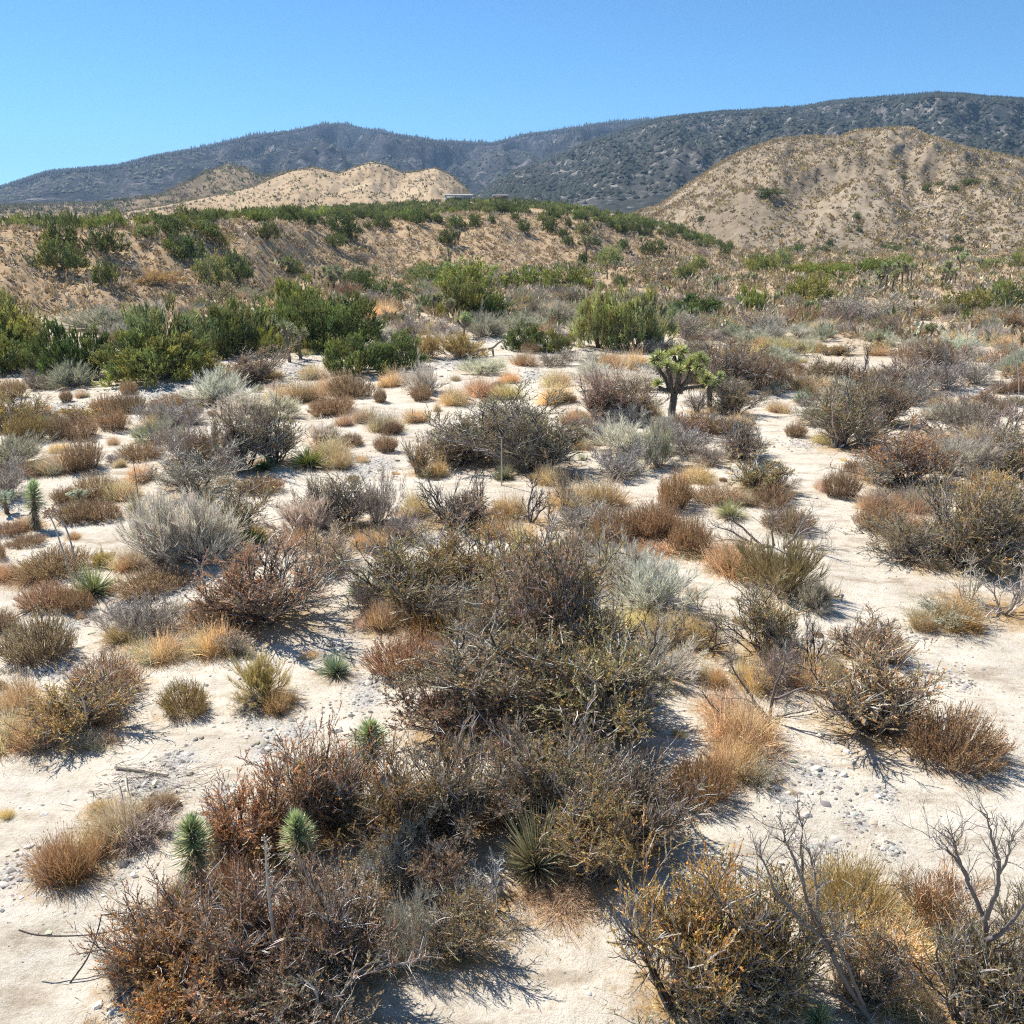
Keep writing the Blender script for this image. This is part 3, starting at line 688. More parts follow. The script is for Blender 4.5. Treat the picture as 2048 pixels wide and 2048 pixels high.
def build_ground():
    fine = np.linspace(-0.66, 0.66, 470)
    side = np.concatenate([np.linspace(-pi, -0.70, 40), fine, np.linspace(0.70, pi, 41)[:-1]])
    rad = np.concatenate([[0.5, 2, 4, 5.5], np.geomspace(6.5, 60, 250), np.geomspace(60.9, 420, 170), np.geomspace(432, 9000, 55)])
    A, Rr = np.meshgrid(side, rad)
    X = Rr * np.sin(A); Y = Rr * np.cos(A)
    Z = terrain(X, Y)
    n, k = X.shape
    lit = np.zeros_like(X); grv = np.zeros_like(X)
    nearr = int(np.searchsorted(rad, 150))
    xs = X[:nearr]; ys = Y[:nearr]
    for kd, tn, p, R, h, bb in REC:
        dd = hypot(p[0], p[1])
        if dd > 140 or kd in ('yjo',): continue
        w = 1.6 * R + 0.2
        i0, i1 = np.searchsorted(rad, [max(dd - 2.2 * w, 1), dd + 2.2 * w])
        a = atan2(p[0], p[1]); da = 2.2 * w / dd
        j0, j1 = np.searchsorted(side, [a - da, a + da])
        q = np.exp(-(((X[i0:i1, j0:j1] - p[0]) ** 2 + (Y[i0:i1, j0:j1] - p[1]) ** 2) / (w * w)) * 1.1)
        amt = 1.0 if kd in ('gra', 'bit', 'ded') else 0.72
        lit[i0:i1, j0:j1] = np.maximum(lit[i0:i1, j0:j1], q * amt)
    for x, y, rx, ry in GRAV:
        q = np.exp(-(((xs - x) / rx) ** 2 + ((ys - y) / ry) ** 2) * 1.2)
        grv[:nearr] = np.maximum(grv[:nearr], q * 0.85)
    for x, y, w in PATH:
        q = np.exp(-((xs - x) ** 2 + (ys - y) ** 2) / (w * w * 1.3)); lit[:nearr] *= 1 - q; grv[:nearr] *= 1 - 0.6 * q
    D = np.hypot(X, Y)
    dt = np.interp(A, _toe_a, _toe_d)
    tn = sstep((D - dt * 0.97) / 8) * (A < _end_a + 0.02)
    tn = np.maximum(tn, sstep((D - 55) / 90) * 0.95)
    tn = np.maximum(tn, 0.55 * sstep((D - 45) / 50) * sstep((A - 0.1) / 0.2))
    col = np.stack([lit, grv, np.clip(tn, 0, 1)], -1)
    i = np.arange(n - 1)[:, None] * k; j = np.arange(k)[None, :]; j2 = (j + 1) % k
    f = np.stack([i + j, i + k + j, i + k + j2, i + j2], -1).reshape(-1, 4)[:, ::-1]
    mb = MB(); mb.add(np.stack([X, Y, Z], -1), f, col.reshape(-1, 3))
    # close the middle
    c0 = np.array([[0, 0, float(terrain(0.0, 0.0))]])
    me_f = np.stack([np.full(k, 0), 1 + np.arange(k), 1 + (np.arange(k) + 1) % k], -1)
    mb.add(np.concatenate([c0, np.stack([X[0], Y[0], Z[0]], -1)]), me_f[:, ::-1], (0, 0, 0))
    o = obj('ground', mb.mesh('ground', mat_ground(), True))
    tag(o, kind='structure')
build_ground()

def build_range(name, rg, a0, a1, na, r0, r1, nr, mat):
    A, T = np.meshgrid(np.linspace(a0, a1, na), np.linspace(0, 1, nr))
    Rr = r0 + (r1 - r0) * T
    X = Rr * np.sin(A); Y = Rr * np.cos(A); Z = rg.z(X, Y)
    i = np.arange(nr - 1)[:, None] * na; j = np.arange(na - 1)[None, :]
    f = np.stack([i + j, i + j + 1, i + na + j + 1, i + na + j], -1).reshape(-1, 4)
    mb = MB(); mb.add(np.stack([X, Y, Z], -1), f)
    return tag(obj(name, mb.mesh(name, mat, True)), kind='structure')

M_MTN = mat_hill('mountain_scrub', 0.006, [(0.3, (0.036, 0.042, 0.037)), (0.5, (0.060, 0.064, 0.060)), (0.7, (0.13, 0.118, 0.11))], 0.03, [(0.3, (0.6, 0.6, 0.6)), (0.7, (1.5, 1.4, 1.35))], (0.035, 0.55, 0.66, (0.34, 0.30, 0.26)))
M_FARM = mat_hill('mountain_burned_forest', 0.0035, [(0.3, (0.026, 0.028, 0.034)), (0.5, (0.045, 0.046, 0.052)), (0.7, (0.085, 0.082, 0.088))], 0.02, [(0.3, (0.6, 0.6, 0.6)), (0.7, (1.5, 1.45, 1.4))], (0.012, 0.55, 0.70, (0.24, 0.215, 0.205)))
M_HILL = mat_hill('hill_soil', 0.02, [(0.3, (0.22, 0.18, 0.13)), (0.5, (0.295, 0.24, 0.175)), (0.7, (0.385, 0.315, 0.235))], 0.25, [(0.3, (0.72, 0.70, 0.68)), (0.7, (1.2, 1.2, 1.2))])
M_TANH = mat_hill('tan_hill_soil', 0.012, [(0.3, (0.35, 0.26, 0.165)), (0.5, (0.44, 0.335, 0.22)), (0.7, (0.50, 0.39, 0.265))], 0.09, [(0.3, (0.78, 0.76, 0.74)), (0.7, (1.15, 1.15, 1.15))])
M_DARK = mat_hill('dark_hill_soil', 0.012, [(0.3, (0.17, 0.13, 0.09)), (0.5, (0.25, 0.19, 0.12)), (0.7, (0.36, 0.27, 0.17))], 0.05, [(0.3, (0.7, 0.7, 0.7)), (0.7, (1.2, 1.2, 1.2))])
build_range('mountain', R_far, -0.95, 0.95, 460, 2250, 7600, 110, M_FARM)
build_range('mountain', R_right, -0.30, 0.98, 440, 1200, 4900, 110, M_MTN)
build_range('hill', R_hill, 0.10, 0.95, 340, 315, 1080, 130, M_HILL)
build_range('hill', R_spur, 0.36, 0.95, 160, 325, 640, 60, M_HILL)
build_range('hill', R_tan, -0.46, 0.0, 300, 600, 1800, 110, M_TANH)
build_range('hill', R_dark, -0.75, -0.10, 300, 1120, 2300, 90, M_DARK)
# ------------------------------------------------------------------ plant meshes (each about 1 m radius and 1 m tall, scaled where they stand)
def finish(parts, q=79):
    """normalise several builders together to radius 1, height 1"""
    allv = np.concatenate([np.concatenate(p[1].v) for p in parts])
    H = np.percentile(allv[:, 2], 97); R = H if q is None else np.percentile(np.hypot(allv[:, 0], allv[:, 1]), q)
    for p in parts:
        for a in p[1].v:
            a[:, 0] /= R; a[:, 1] /= R; a[:, 2] /= H
    return parts

def dome_dirs(n, rng, lo, hi):
    th = np.arccos(rng.uniform(cos(hi), cos(lo), n)); ph = rng.uniform(0, 2 * pi, n)
    return np.stack([np.sin(th) * np.cos(ph), np.sin(th) * np.sin(ph), np.cos(th)], -1), th

GREY = [(0.62, 0.58, 0.54), (0.42, 0.38, 0.345), (0.20, 0.165, 0.135), (0.085, 0.068, 0.056)]
def g_bit(rng, n0=26, leafy=1.0, ls=0.95, hi=1.25, nb=(9, 8, 12)):
    st, fo = MB(), MB()
    D, th = dome_dirs(n0, rng, 0.05, hi)
    P = np.concatenate([rng.normal(0, 0.07, (n0, 2)), np.full((n0, 1), -0.03)], 1)
    az = np.arctan2(D[:, 1], D[:, 0]); ph = rng.uniform(0, 6.28, 4)
    L = rng.uniform(0.55, 1.10, n0) * (1 + 0.26 * np.sin(az + ph[0]) + 0.16 * np.sin(3 * az + ph[1]))
    m = grow(P, D, L, 6, 0.16, 0.05, rng); r = taper(rng.uniform(0.013, 0.028, n0), 0.005 + 0 * L, 6, n0)
    tubes(st, m, r, 4, pick(n0, rng, GREY, [1, 2, 4, 4]))
    p, d, pi_, t = spawn(m, nb[0], 0.22, 1.0, (0.3, 0.95), rng, np.array([0, 0, 0.16]))
    b1 = grow(p, d, rng.uniform(0.22, 0.46, len(p)), 4, 0.16, 0.05, rng)
    tubes(st, b1, taper(rng.uniform(0.005, 0.009, len(p)), 0.0025 + 0 * t, 4, len(p)), 3, pick(len(p), rng, GREY, [1.4, 2.4, 4, 2.5]))
    p, d, pi2, t = spawn(b1, nb[1], 0.15, 1.0, (0.3, 1.0), rng, np.array([0, 0, 0.22]))
    b2 = grow(p, d, rng.uniform(0.08, 0.22, len(p)), 2, 0.18, 0.05, rng)
    ribbons(st, b2, taper(0.0042 + 0 * t, 0.002 + 0 * t, 2, len(p)), rng, pick(len(p), rng, GREY, [2.4, 3, 4, 1.5]))
    # leaf clusters: mostly on the upper and outer twigs
    tipz = b2[:, -1, 2]; rr = np.hypot(b2[:, -1, 0], b2[:, -1, 1])
    patch = noise(b2[:, -1, 0] * 3.1 + 7, b2[:, -1, 2] * 3.1 + b2[:, -1, 1] * 2, int(rng.integers(1e6)))
    azt = np.arctan2(b2[:, -1, 1], b2[:, -1, 0])
    keep = rng.uniform(size=len(b2)) < np.clip(0.30 + 0.85 * tipz + 0.25 * rr + 0.8 * patch, 0.06, 0.97) * leafy * np.clip(0.85 + 0.45 * np.sin(azt + ph[2]), 0.35, 1)
    q = b2[keep]
    p, d, pi3, t = spawn(q, nb[2], 0.1, 1.05, (0.35, 1.1), rng, np.array([0, 0, 0.25]))
    tw = pick(len(q), rng, [(1, 1, 1), (1.20, 1.0, 0.85), (0.80, 0.93, 0.9), (1.1, 0.9, 0.75), (1.1, 1.2, 1.55), (0.6, 0.55, 0.6)], [4, 2, 3, 1.5, 2, 1.5], 0.24)
    leaves(fo, p, d, ls * rng.uniform(0.024, 0.055, len(p)), ls * rng.uniform(0.007, 0.013, len(p)), rng, tw[pi3] * np.exp(rng.normal(0, 0.18, (len(p), 1))), tri=True)
    return finish([('stem', st, M_TWIG), ('foliage', fo, M_LEAF)])

def g_buk(rng, n0=480):
    st, fo = MB(), MB()
    a = rng.uniform(0, 2 * pi, n0); q = np.sqrt(rng.uniform(0, 1, n0)) * 0.62
    lob = 1 + 0.22 * np.sin(a * 2 + rng.uniform(0, 6)) + 0.13 * np.sin(a * 5 + rng.uniform(0, 6))
    P = np.stack([np.cos(a) * q * lob, np.sin(a) * q * lob, np.full(n0, -0.03)], -1)
    D = np.stack([np.cos(a) * q * 1.35, np.sin(a) * q * 1.35, np.full(n0, 0.75)], -1) + rng.normal(0, 0.16, (n0, 3))
    L = rng.uniform(0.6, 1.05, n0) * (1.0 - 0.42 * (q / 0.62) ** 2)
    m = grow(P, D, L, 4, 0.10, 0.03, rng)
    ribbons(st, m, taper(0.0065 + 0 * L, 0.004 + 0 * L, 4, n0), rng, pick(n0, rng, [(0.22, 0.14, 0.09), (0.33, 0.24, 0.17), (0.11, 0.075, 0.055), (0.50, 0.38, 0.24)], [4, 3, 3, 1]))
    p, d, pi_, t = spawn(m, 6, 0.45, 1.0, (0.2, 0.7), rng, np.array([0, 0, 0.3]))
    b = grow(p, d, rng.uniform(0.07, 0.20, len(p)), 2, 0.14, 0.05, rng)
    ribbons(fo, b, taper(0.0045 + 0 * t, 0.003 + 0 * t, 2, len(p)), rng, pick(len(p), rng, [(1, 1, 1), (0.65, 0.62, 0.6), (1.3, 1.1, 0.9)], [3, 3, 2]))
    p, d, pi2, t = spawn(b, 3, 0.4, 1.0, (0.2, 1.1), rng, np.array([0, 0, 0.2]))
    leaves(fo, p, d, rng.uniform(0.015, 0.04, len(p)), rng.uniform(0.006, 0.013, len(p)), rng, pick(len(p), rng, [(1, 1, 1), (0.55, 0.5, 0.5), (1.35, 1.1, 0.9), (1.25, 1.3, 1.5)], [4, 2, 2, 1.5]), tri=True)
    return finish([('stem', st, M_TWIG), ('foliage', fo, M_LEAF)])

def g_rab(rng, n0=70):
    st, fo = MB(), MB()
    D, th = dome_dirs(n0, rng, 0.0, 1.32)
    P = np.concatenate([rng.normal(0, 0.10, (n0, 2)), np.full((n0, 1), -0.03)], 1)
    az = np.arctan2(D[:, 1], D[:, 0]); ph = rng.uniform(0, 6.28, 2)
    L = rng.uniform(0.5, 0.98, n0) * (1 + 0.2 * np.sin(az + ph[0]) + 0.14 * np.sin(3 * az + ph[1]))
    m = grow(P, D, L, 4, 0.10, 0.03, rng)
    tubes(st, m, taper(rng.uniform(0.006, 0.012, n0), 0.004 + 0 * L, 4, n0), 3, pick(n0, rng, GREY, [3, 4, 3, 2]))
    p, d, pi_, t = spawn(m, 12, 0.35, 1.0, (0.12, 0.55), rng, np.array([0, 0, 0.1]))
    b1 = grow(p, d, rng.uniform(0.15, 0.38, len(p)), 3, 0.10, 0.05, rng)
    c1 = pick(len(p), rng, [(1, 1, 1), (0.75, 0.72, 0.72), (0.5, 0.47, 0.48)], [3, 3, 2])
    ribbons(fo, b1, taper(0.0045 + 0 * t, 0.003 + 0 * t, 3, len(p)), rng, c1)
    p, d, pi2, t = spawn(b1, 7, 0.25, 1.0, (0.12, 0.5), rng, np.array([0, 0, 0.15]))
    b2 = grow(p, d, rng.uniform(0.10, 0.22, len(p)), 2, 0.09, 0.06, rng)
    ribbons(fo, b2, taper(0.0045 + 0 * t, 0.0025 + 0 * t, 2, len(p)), rng, pick(len(p), rng, [(1, 1, 1), (1.15, 1.12, 1.0), (0.75, 0.76, 0.72)], [4, 2, 2], 0.15))
    return finish([('stem', st, M_TWIG), ('foliage', fo, M_LEAF)])

def g_gra(rng, nt=12, nb=170):
    fo = MB()
    a = rng.uniform(0, 2 * pi, nt); q = np.sqrt(rng.uniform(0, 1, nt)) * 0.62
    c = np.stack([np.cos(a) * q, np.sin(a) * q], -1)
    ti = np.repeat(np.arange(nt), nb); n = len(ti)
    size = rng.uniform(0.55, 1.1, nt)
    P = np.concatenate([c[ti] + rng.normal(0, 0.11, (n, 2)), np.full((n, 1), -0.02)], 1)
    off = P[:, :2] - c[ti]
    D = np.concatenate([off * 3.2 + rng.normal(0, 0.42, (n, 2)), np.full((n, 1), 0.95)], 1)
    L = size[ti] * rng.uniform(0.3, 1.0, n) * (1 - 0.3 * q[ti])
    m = grow(P, D, L, 3, 0.16, -0.14, rng)
    tc = pick(nt, rng, [(1, 1, 1), (1.15, 1.08, 0.95), (0.8, 0.68, 0.6), (1.1, 1.2, 1.45)], [4, 2, 2, 2], 0.15)
    ribbons(fo, m, taper(0.0065 + 0 * L, 0.0025 + 0 * L, 3, n), rng, tc[ti] * np.exp(rng.normal(0, 0.25, (n, 1))))
    k = rng.choice(n, n // 3, replace=False)
    leaves(fo, m[k, -1], m[k, -1] - m[k, -2] + rng.normal(0, 0.05, (len(k), 3)), rng.uniform(0.03, 0.08, len(k)), rng.uniform(0.006, 0.011, len(k)), rng, tc[ti[k]] * 1.1)
    return finish([('blades', fo, M_BLADE)], 84)

TWC = [(1.25, 1.25, 1.25), (1, 1, 1), (0.6, 0.58, 0.58), (0.3, 0.28, 0.27)]
def g_twi(rng, n0=22):
    st = MB()
    D, th = dome_dirs(n0, rng, 0.05, 1.30)
    P = np.concatenate([rng.normal(0, 0.09, (n0, 2)), np.full((n0, 1), -0.03)], 1)
    az = np.arctan2(D[:, 1], D[:, 0]); ph = rng.uniform(0, 6.28, 2)
    L = rng.uniform(0.5, 1.05, n0) * (1 + 0.26 * np.sin(az + ph[0]) + 0.16 * np.sin(3 * az + ph[1]))
    m = grow(P, D, L, 5, 0.16, 0.03, rng)
    tubes(st, m, taper(rng.uniform(0.009, 0.018, n0), 0.004 + 0 * L, 5, n0), 3, pick(n0, rng, TWC, [1, 2, 3, 3]))
    p, d, pi_, t = spawn(m, 10, 0.2, 1.0, (0.3, 0.9), rng, np.array([0, 0, 0.12]))
    b1 = grow(p, d, rng.uniform(0.2, 0.42, len(p)), 3, 0.16, 0.04, rng)
    tubes(st, b1, taper(0.005 + 0 * t, 0.003 + 0 * t, 3, len(p)), 3, pick(len(p), rng, TWC, [2, 4, 3, 2]))
    p, d, pi_, t = spawn(b1, 9, 0.15, 1.0, (0.3, 0.9), rng, np.array([0, 0, 0.18]))
    b2 = grow(p, d, rng.uniform(0.08, 0.22, len(p)), 2, 0.16, 0.04, rng)
    ribbons(st, b2, taper(0.0045 + 0 * t, 0.0025 + 0 * t, 2, len(p)), rng, pick(len(p), rng, TWC, [3, 4, 3, 1]))
    p, d, pi_, t = spawn(b2, 2, 0.2, 1.0, (0.3, 0.9), rng, np.array([0, 0, 0.18]))
    b3 = grow(p, d, rng.uniform(0.04, 0.11, len(p)), 1, 0.1, 0.04, rng)
    ribbons(st, b3, taper(0.004 + 0 * t, 0.002 + 0 * t, 1, len(p)), rng, pick(len(p), rng, TWC, [3, 4, 3, 1]))
    return finish([('twigs', st, M_TWIG)])

def g_ded(rng, n0=7):
    st = MB()
    D, th = dome_dirs(n0, rng, 0.1, 1.15)
    P = np.concatenate([rng.normal(0, 0.06, (n0, 2)), np.full((n0, 1), -0.04)], 1)
    L = rng.uniform(0.7, 1.1, n0)
    m = grow(P, D, L, 9, 0.20, 0.04, rng)
    tubes(st, m, taper(rng.uniform(0.020, 0.036, n0), 0.006 + 0 * L, 9, n0), 5, pick(n0, rng, [(1, 1, 1), (0.7, 0.7, 0.7), (1.6, 1.6, 1.6)], [3, 2, 1]))
    p, d, pi_, t = spawn(m, 6, 0.25, 1.0, (0.35, 1.0), rng, np.array([0, 0, 0.15]))
    b1 = grow(p, d, rng.uniform(0.25, 0.5, len(p)) * (1.2 - 0.5 * t), 5, 0.20, 0.04, rng)
    tubes(st, b1, taper(rng.uniform(0.007, 0.012, len(p)), 0.0035 + 0 * t, 5, len(p)), 4, pick(len(p), rng, [(1, 1, 1), (0.7, 0.7, 0.7), (1.9, 1.9, 1.9)], [3, 2, 1]))
    p, d, pi_, t = spawn(b1, 5, 0.2, 1.0, (0.35, 1.0), rng, np.array([0, 0, 0.15]))
    b2 = grow(p, d, rng.uniform(0.08, 0.24, len(p)), 3, 0.20, 0.04, rng)
    tubes(st, b2, taper(0.0042 + 0 * t, 0.0022 + 0 * t, 3, len(p)), 3, pick(len(p), rng, [(1, 1, 1), (0.7, 0.7, 0.7), (2.4, 2.4, 2.4)], [3, 2, 1]))
    p, d, pi_, t = spawn(b2, 3, 0.2, 1.0, (0.35, 1.0), rng, np.array([0, 0, 0.1]))
    b3 = grow(p, d, rng.uniform(0.04, 0.11, len(p)), 2, 0.2, 0.04, rng)
    ribbons(st, b3, taper(0.0035 + 0 * t, 0.002 + 0 * t, 2, len(p)), rng, pick(len(p), rng, [(1, 1, 1), (1.6, 1.6, 1.6)], [3, 2]))
    return finish([('branches', st, M_TWIG)])

def g_jun(rng, nl=28, per=22, tuft=30, lw=0.72):
    """several trunks, upright limbs, flame-shaped sprays of scale leaves"""
    st, fo = MB(), MB()
    ns = 5
    D, th = dome_dirs(ns, rng, 0.1, 0.9)
    P = np.concatenate([rng.normal(0, 0.06, (ns, 2)), np.full((ns, 1), -0.03)], 1)
    m = grow(P, D, rng.uniform(0.5, 0.75, ns), 5, 0.12, 0.10, rng)
    tubes(st, m, taper(rng.uniform(0.035, 0.05, ns), 0.015 + 0 * th, 5, ns), 5, pick(ns, rng, [(0.15, 0.12, 0.095), (0.22, 0.18, 0.145)], [1, 1]))
    # limb ends fill a lumpy dome that reaches the ground
    D, th = dome_dirs(nl * 4, rng, 0.0, 1.62)
    az = np.arctan2(D[:, 1], D[:, 0]); ph = rng.uniform(0, 6.28, 4)
    lump = 1 + 0.14 * np.sin(3 * az + ph[0] + 2 * th) + 0.10 * np.sin(5 * az + ph[1] - 3 * th) + 0.08 * np.sin(9 * az + ph[2]) + rng.normal(0, 0.09, len(D))
    rad = np.where(np.arange(len(D)) % 4 == 0, rng.uniform(0.35, 0.7, len(D)), rng.uniform(0.78, 1.0, len(D))) * lump
    C = D * rad[:, None] * np.array([1.0, 1.0, 0.95]); C[:, 2] = np.maximum(C[:, 2] + 0.08, 0.05)
    k = rng.choice(len(C), nl, replace=False)
    lim = np.stack([m[rng.integers(ns, size=nl), 3], 0.5 * (m[rng.integers(ns, size=nl), 4] + C[k]), C[k]], 1)
    tubes(st, lim, taper(0.014 + np.zeros(nl), 0.005 + np.zeros(nl), 2, nl), 3, pick(nl, rng, [(0.15, 0.12, 0.095), (0.3, 0.26, 0.22)], [2, 1]))
    # sprays
    ci = np.repeat(np.arange(len(C)), per); n = len(ci)
    S = C[ci] + rng.normal(0, 0.075, (n, 3)) * np.array([1, 1, 1.1]); S[:, 2] = np.maximum(S[:, 2], 0.03)
    out = norm(S - np.array([0, 0, 0.25]))
    ax = norm(out * 0.55 + np.array([0, 0, 0.95]) + rng.normal(0, 0.22, (n, 3)))
    sl = rng.uniform(0.09, 0.21, n)
    cc = pick(len(C), rng, [(1, 1, 1), (1.25, 1.15, 0.9), (0.72, 0.78, 0.85), (1.05, 0.9, 0.8)], [4, 2, 3, 1], 0.12)
    sc = cc[ci] * np.exp(rng.normal(0, 0.15, (n, 1)))
    li = np.repeat(np.arange(n), tuft // 2); N2 = len(li)
    t = rng.uniform(0, 0.85, N2)
    p = S[li] + ax[li] * (sl[li] * t)[:, None]
    d = norm(ax[li] + rng.normal(0, 0.36, (N2, 3)))
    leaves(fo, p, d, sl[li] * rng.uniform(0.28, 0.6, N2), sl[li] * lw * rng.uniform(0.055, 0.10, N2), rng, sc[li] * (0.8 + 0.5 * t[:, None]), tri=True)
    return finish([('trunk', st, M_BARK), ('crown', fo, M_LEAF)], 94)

def spikes(mb, P, D, L, W, droop, rng, col):
    n = len(P)
    m = grow(P, D, L, 3, 0.03, droop, rng)
    w = np.array([0.75, 1.0, 0.62, 0.04])[None] * np.asarray(W).reshape(-1, 1) * np.ones((n, 1))
    c = np.asarray(col)[:, None, :] * np.array([0.7, 0.95, 1.15, 1.6])[None, :, None]
    ribbons(mb, m, w, rng, c)

def g_yuc(rng, n=330):
    fo, sk = MB(), MB()
    D, th = dome_dirs(n, rng, 0.0, 1.45)
    P = D * 0.06; P[:, 2] = np.abs(P[:, 2]) + 0.02
    L = rng.uniform(0.6, 1.08, n)
    D = norm(D + rng.normal(0, 0.10, D.shape) + np.array([0.12, 0.05, 0]) * rng.normal())
    spikes(fo, P, D, L, rng.uniform(0.011, 0.017, n), -0.03, rng, pick(n, rng, [(1, 1, 1), (1.35, 1.3, 1.1), (0.7, 0.75, 0.7), (1.5, 1.1, 0.9)], [4, 2, 2, 1], 0.15))
    n = 110
    D, th = dome_dirs(n, rng, 1.25, 1.6)
    P = D * 0.05; P[:, 2] = 0.03
    spikes(sk, P, D, rng.uniform(0.5, 0.85, n), rng.uniform(0.010, 0.015, n), -0.06, rng, pick(n, rng, [(0.42, 0.33, 0.20), (0.30, 0.22, 0.13), (0.5, 0.43, 0.30)], [2, 2, 1], 0.15))
    for a in sk.v: a[:, 2] = np.maximum(a[:, 2], 0.01)
    return finish([('foliage', fo, M_SPIKE), ('dead_skirt', sk, M_TWIG)], 92)

def g_yjo(rng, n=620):
    """young joshua tree: a column of stiff leaves over a skirt of dead ones"""
    fo, sk, tr = MB(), MB(), MB()
    t = rng.uniform(0, 1, n) ** 0.9; a = np.arange(n) * 2.39996
    el = -0.30 + 1.8 * t ** 1.4 + rng.normal(0, 0.14, n); el = np.clip(el, -0.5, 1.55)
    z = 1.15 + 1.35 * t
    rr = 0.07 * (1 - 0.6 * t)
    D = np.stack([np.cos(a) * np.cos(el), np.sin(a) * np.cos(el), np.sin(el)], -1)
    P = np.stack([np.cos(a) * rr, np.sin(a) * rr, z], -1)
    L = rng.uniform(0.42, 0.56, n) * (1 - 0.12 * t)
    spikes(fo, P, D, L, rng.uniform(0.010, 0.016, n), 0.0, rng, np.where(((t < 0.45) & (rng.uniform(size=n) < 0.35))[:, None], np.array([[1.15, 0.8, 0.85]]), pick(n, rng, [(1, 1, 1), (1.2, 1.15, 1.0), (0.65, 0.8, 0.75)], [3, 2, 3], 0.1)) * (0.75 + 0.6 * t[:, None]))
    n = 260
    t = rng.uniform(0, 1, n); a = rng.uniform(0, 2 * pi, n); el = rng.uniform(-1.45, -0.85, n)
    D = np.stack([np.cos(a) * np.cos(el), np.sin(a) * np.cos(el), np.sin(el)], -1)
    P = np.stack([np.cos(a) * 0.07, np.sin(a) * 0.07, 0.30 + 1.05 * t], -1)
    spikes(sk, P, D, np.minimum(rng.uniform(0.35, 0.5, n), P[:, 2] * 0.95), rng.uniform(0.010, 0.016, n), 0.0, rng, pick(n, rng, [(0.36, 0.28, 0.17), (0.24, 0.18, 0.11), (0.46, 0.39, 0.27)], [2, 2, 1], 0.15))
    m = np.stack([np.zeros(8), np.zeros(8), np.linspace(-0.05, 2.4, 8)], -1)[None]
    tubes(tr, m, np.linspace(0.10, 0.05, 8)[None], 8, np.array([[0.20, 0.16, 0.12]]))
    return finish([('foliage', fo, M_SPIKE), ('dead_skirt', sk, M_TWIG), ('trunk', tr, M_BARK)], 90)

def g_cho(rng):
    """cholla: short dark stem, crowd of pale jointed arms covered in spines"""
    st, fo, sp = MB(), MB(), MB()
    n0 = 9
    D, th = dome_dirs(n0, rng, 0.2, 1.15)
    base = grow(np.array([[0, 0, -0.03]]), np.array([[0.05, 0, 1.0]]), np.array([0.42]), 4, 0.04, 0, rng)
    tubes(st, base, taper(np.array([0.10]), np.array([0.08]), 4, 1), 8, np.array([[0.16, 0.12, 0.08]]))
    P = np.repeat(base[:, 3], n0, 0) + rng.normal(0, 0.03, (n0, 3))
    m = grow(P, D, rng.uniform(0.3, 0.5, n0), 3, 0.12, 0.12, rng)
    tubes(st, m, taper(0.055 + np.zeros(n0), 0.05 + np.zeros(n0), 3, n0), 7, pick(n0, rng, [(0.28, 0.25, 0.15), (0.2, 0.16, 0.1)], [1, 1]))
    p, d, _, t = spawn(m, 8, 0.45, 1.0, (0.4, 1.1), rng, np.array([0, 0, 0.35]))
    n = len(p)
    j = grow(p, d, rng.uniform(0.16, 0.28, n), 5, 0.08, 0.05, rng)
    prof = np.array([0.6, 1.0, 1.08, 1.0, 0.8, 0.15])[None] * rng.uniform(0.040, 0.058, n)[:, None]
    tubes(fo, j, prof, 7, pick(n, rng, [(1, 1, 1), (0.75, 0.8, 0.65), (1.1, 1.08, 1.05)], [3, 2, 1], 0.1))
    p, d, _, t = spawn(j, 34, 0.05, 1.0, (1.1, 1.6), rng)
    leaves(sp, p, d, rng.uniform(0.06, 0.10, len(p)), 0.004 + 0 * t, rng, pick(len(p), rng, [(0.85, 0.80, 0.62), (0.7, 0.66, 0.5)], [1, 1]))
    return finish([('trunk', st, M_BARK), ('joints', fo, M_SPIKE), ('spines', sp, M_TWIG)], 93)

def rosette(mb, c, ax, size, rng, n=70, col=(1, 1, 1)):
    D, th = dome_dirs(n, rng, 0.0, 1.75)
    ax = norm(np.asarray(ax, float)); u = norm(np.cross(ax, [0.3, 0.9, 0.1])); w = np.cross(ax, u)
    Dw = D[:, :1] * u + D[:, 1:2] * w + D[:, 2:] * ax
    P = np.asarray(c)[None] + Dw * size * 0.12
    spikes(mb, P, Dw, size * rng.uniform(0.8, 1.1, n), size * rng.uniform(0.045, 0.065, n), 0.0, rng, pick(n, rng, [(1, 1, 1), (1.3, 1.25, 1.0), (0.6, 0.72, 0.6)], [3, 2, 3], 0.1) * np.asarray(col))

def shag(mb, pts, rad, rng, n, size, cols=((0.30, 0.25, 0.18), (0.18, 0.145, 0.11), (0.40, 0.35, 0.27))):
    """dead leaves hanging down a limb"""
    p, d, _, t = spawn(pts, n, 0.05, 1.0, (1.2, 1.6), rng)
    D = norm(d * 0.6 + np.array([0, 0, -1.1]))
    p = p + d * rad
    spikes(mb, p, D, size * rng.uniform(0.6, 1.0, len(p)), size * 0.07 + 0 * t, 0.0, rng, pick(len(p), rng, cols, [2, 2, 1], 0.15))

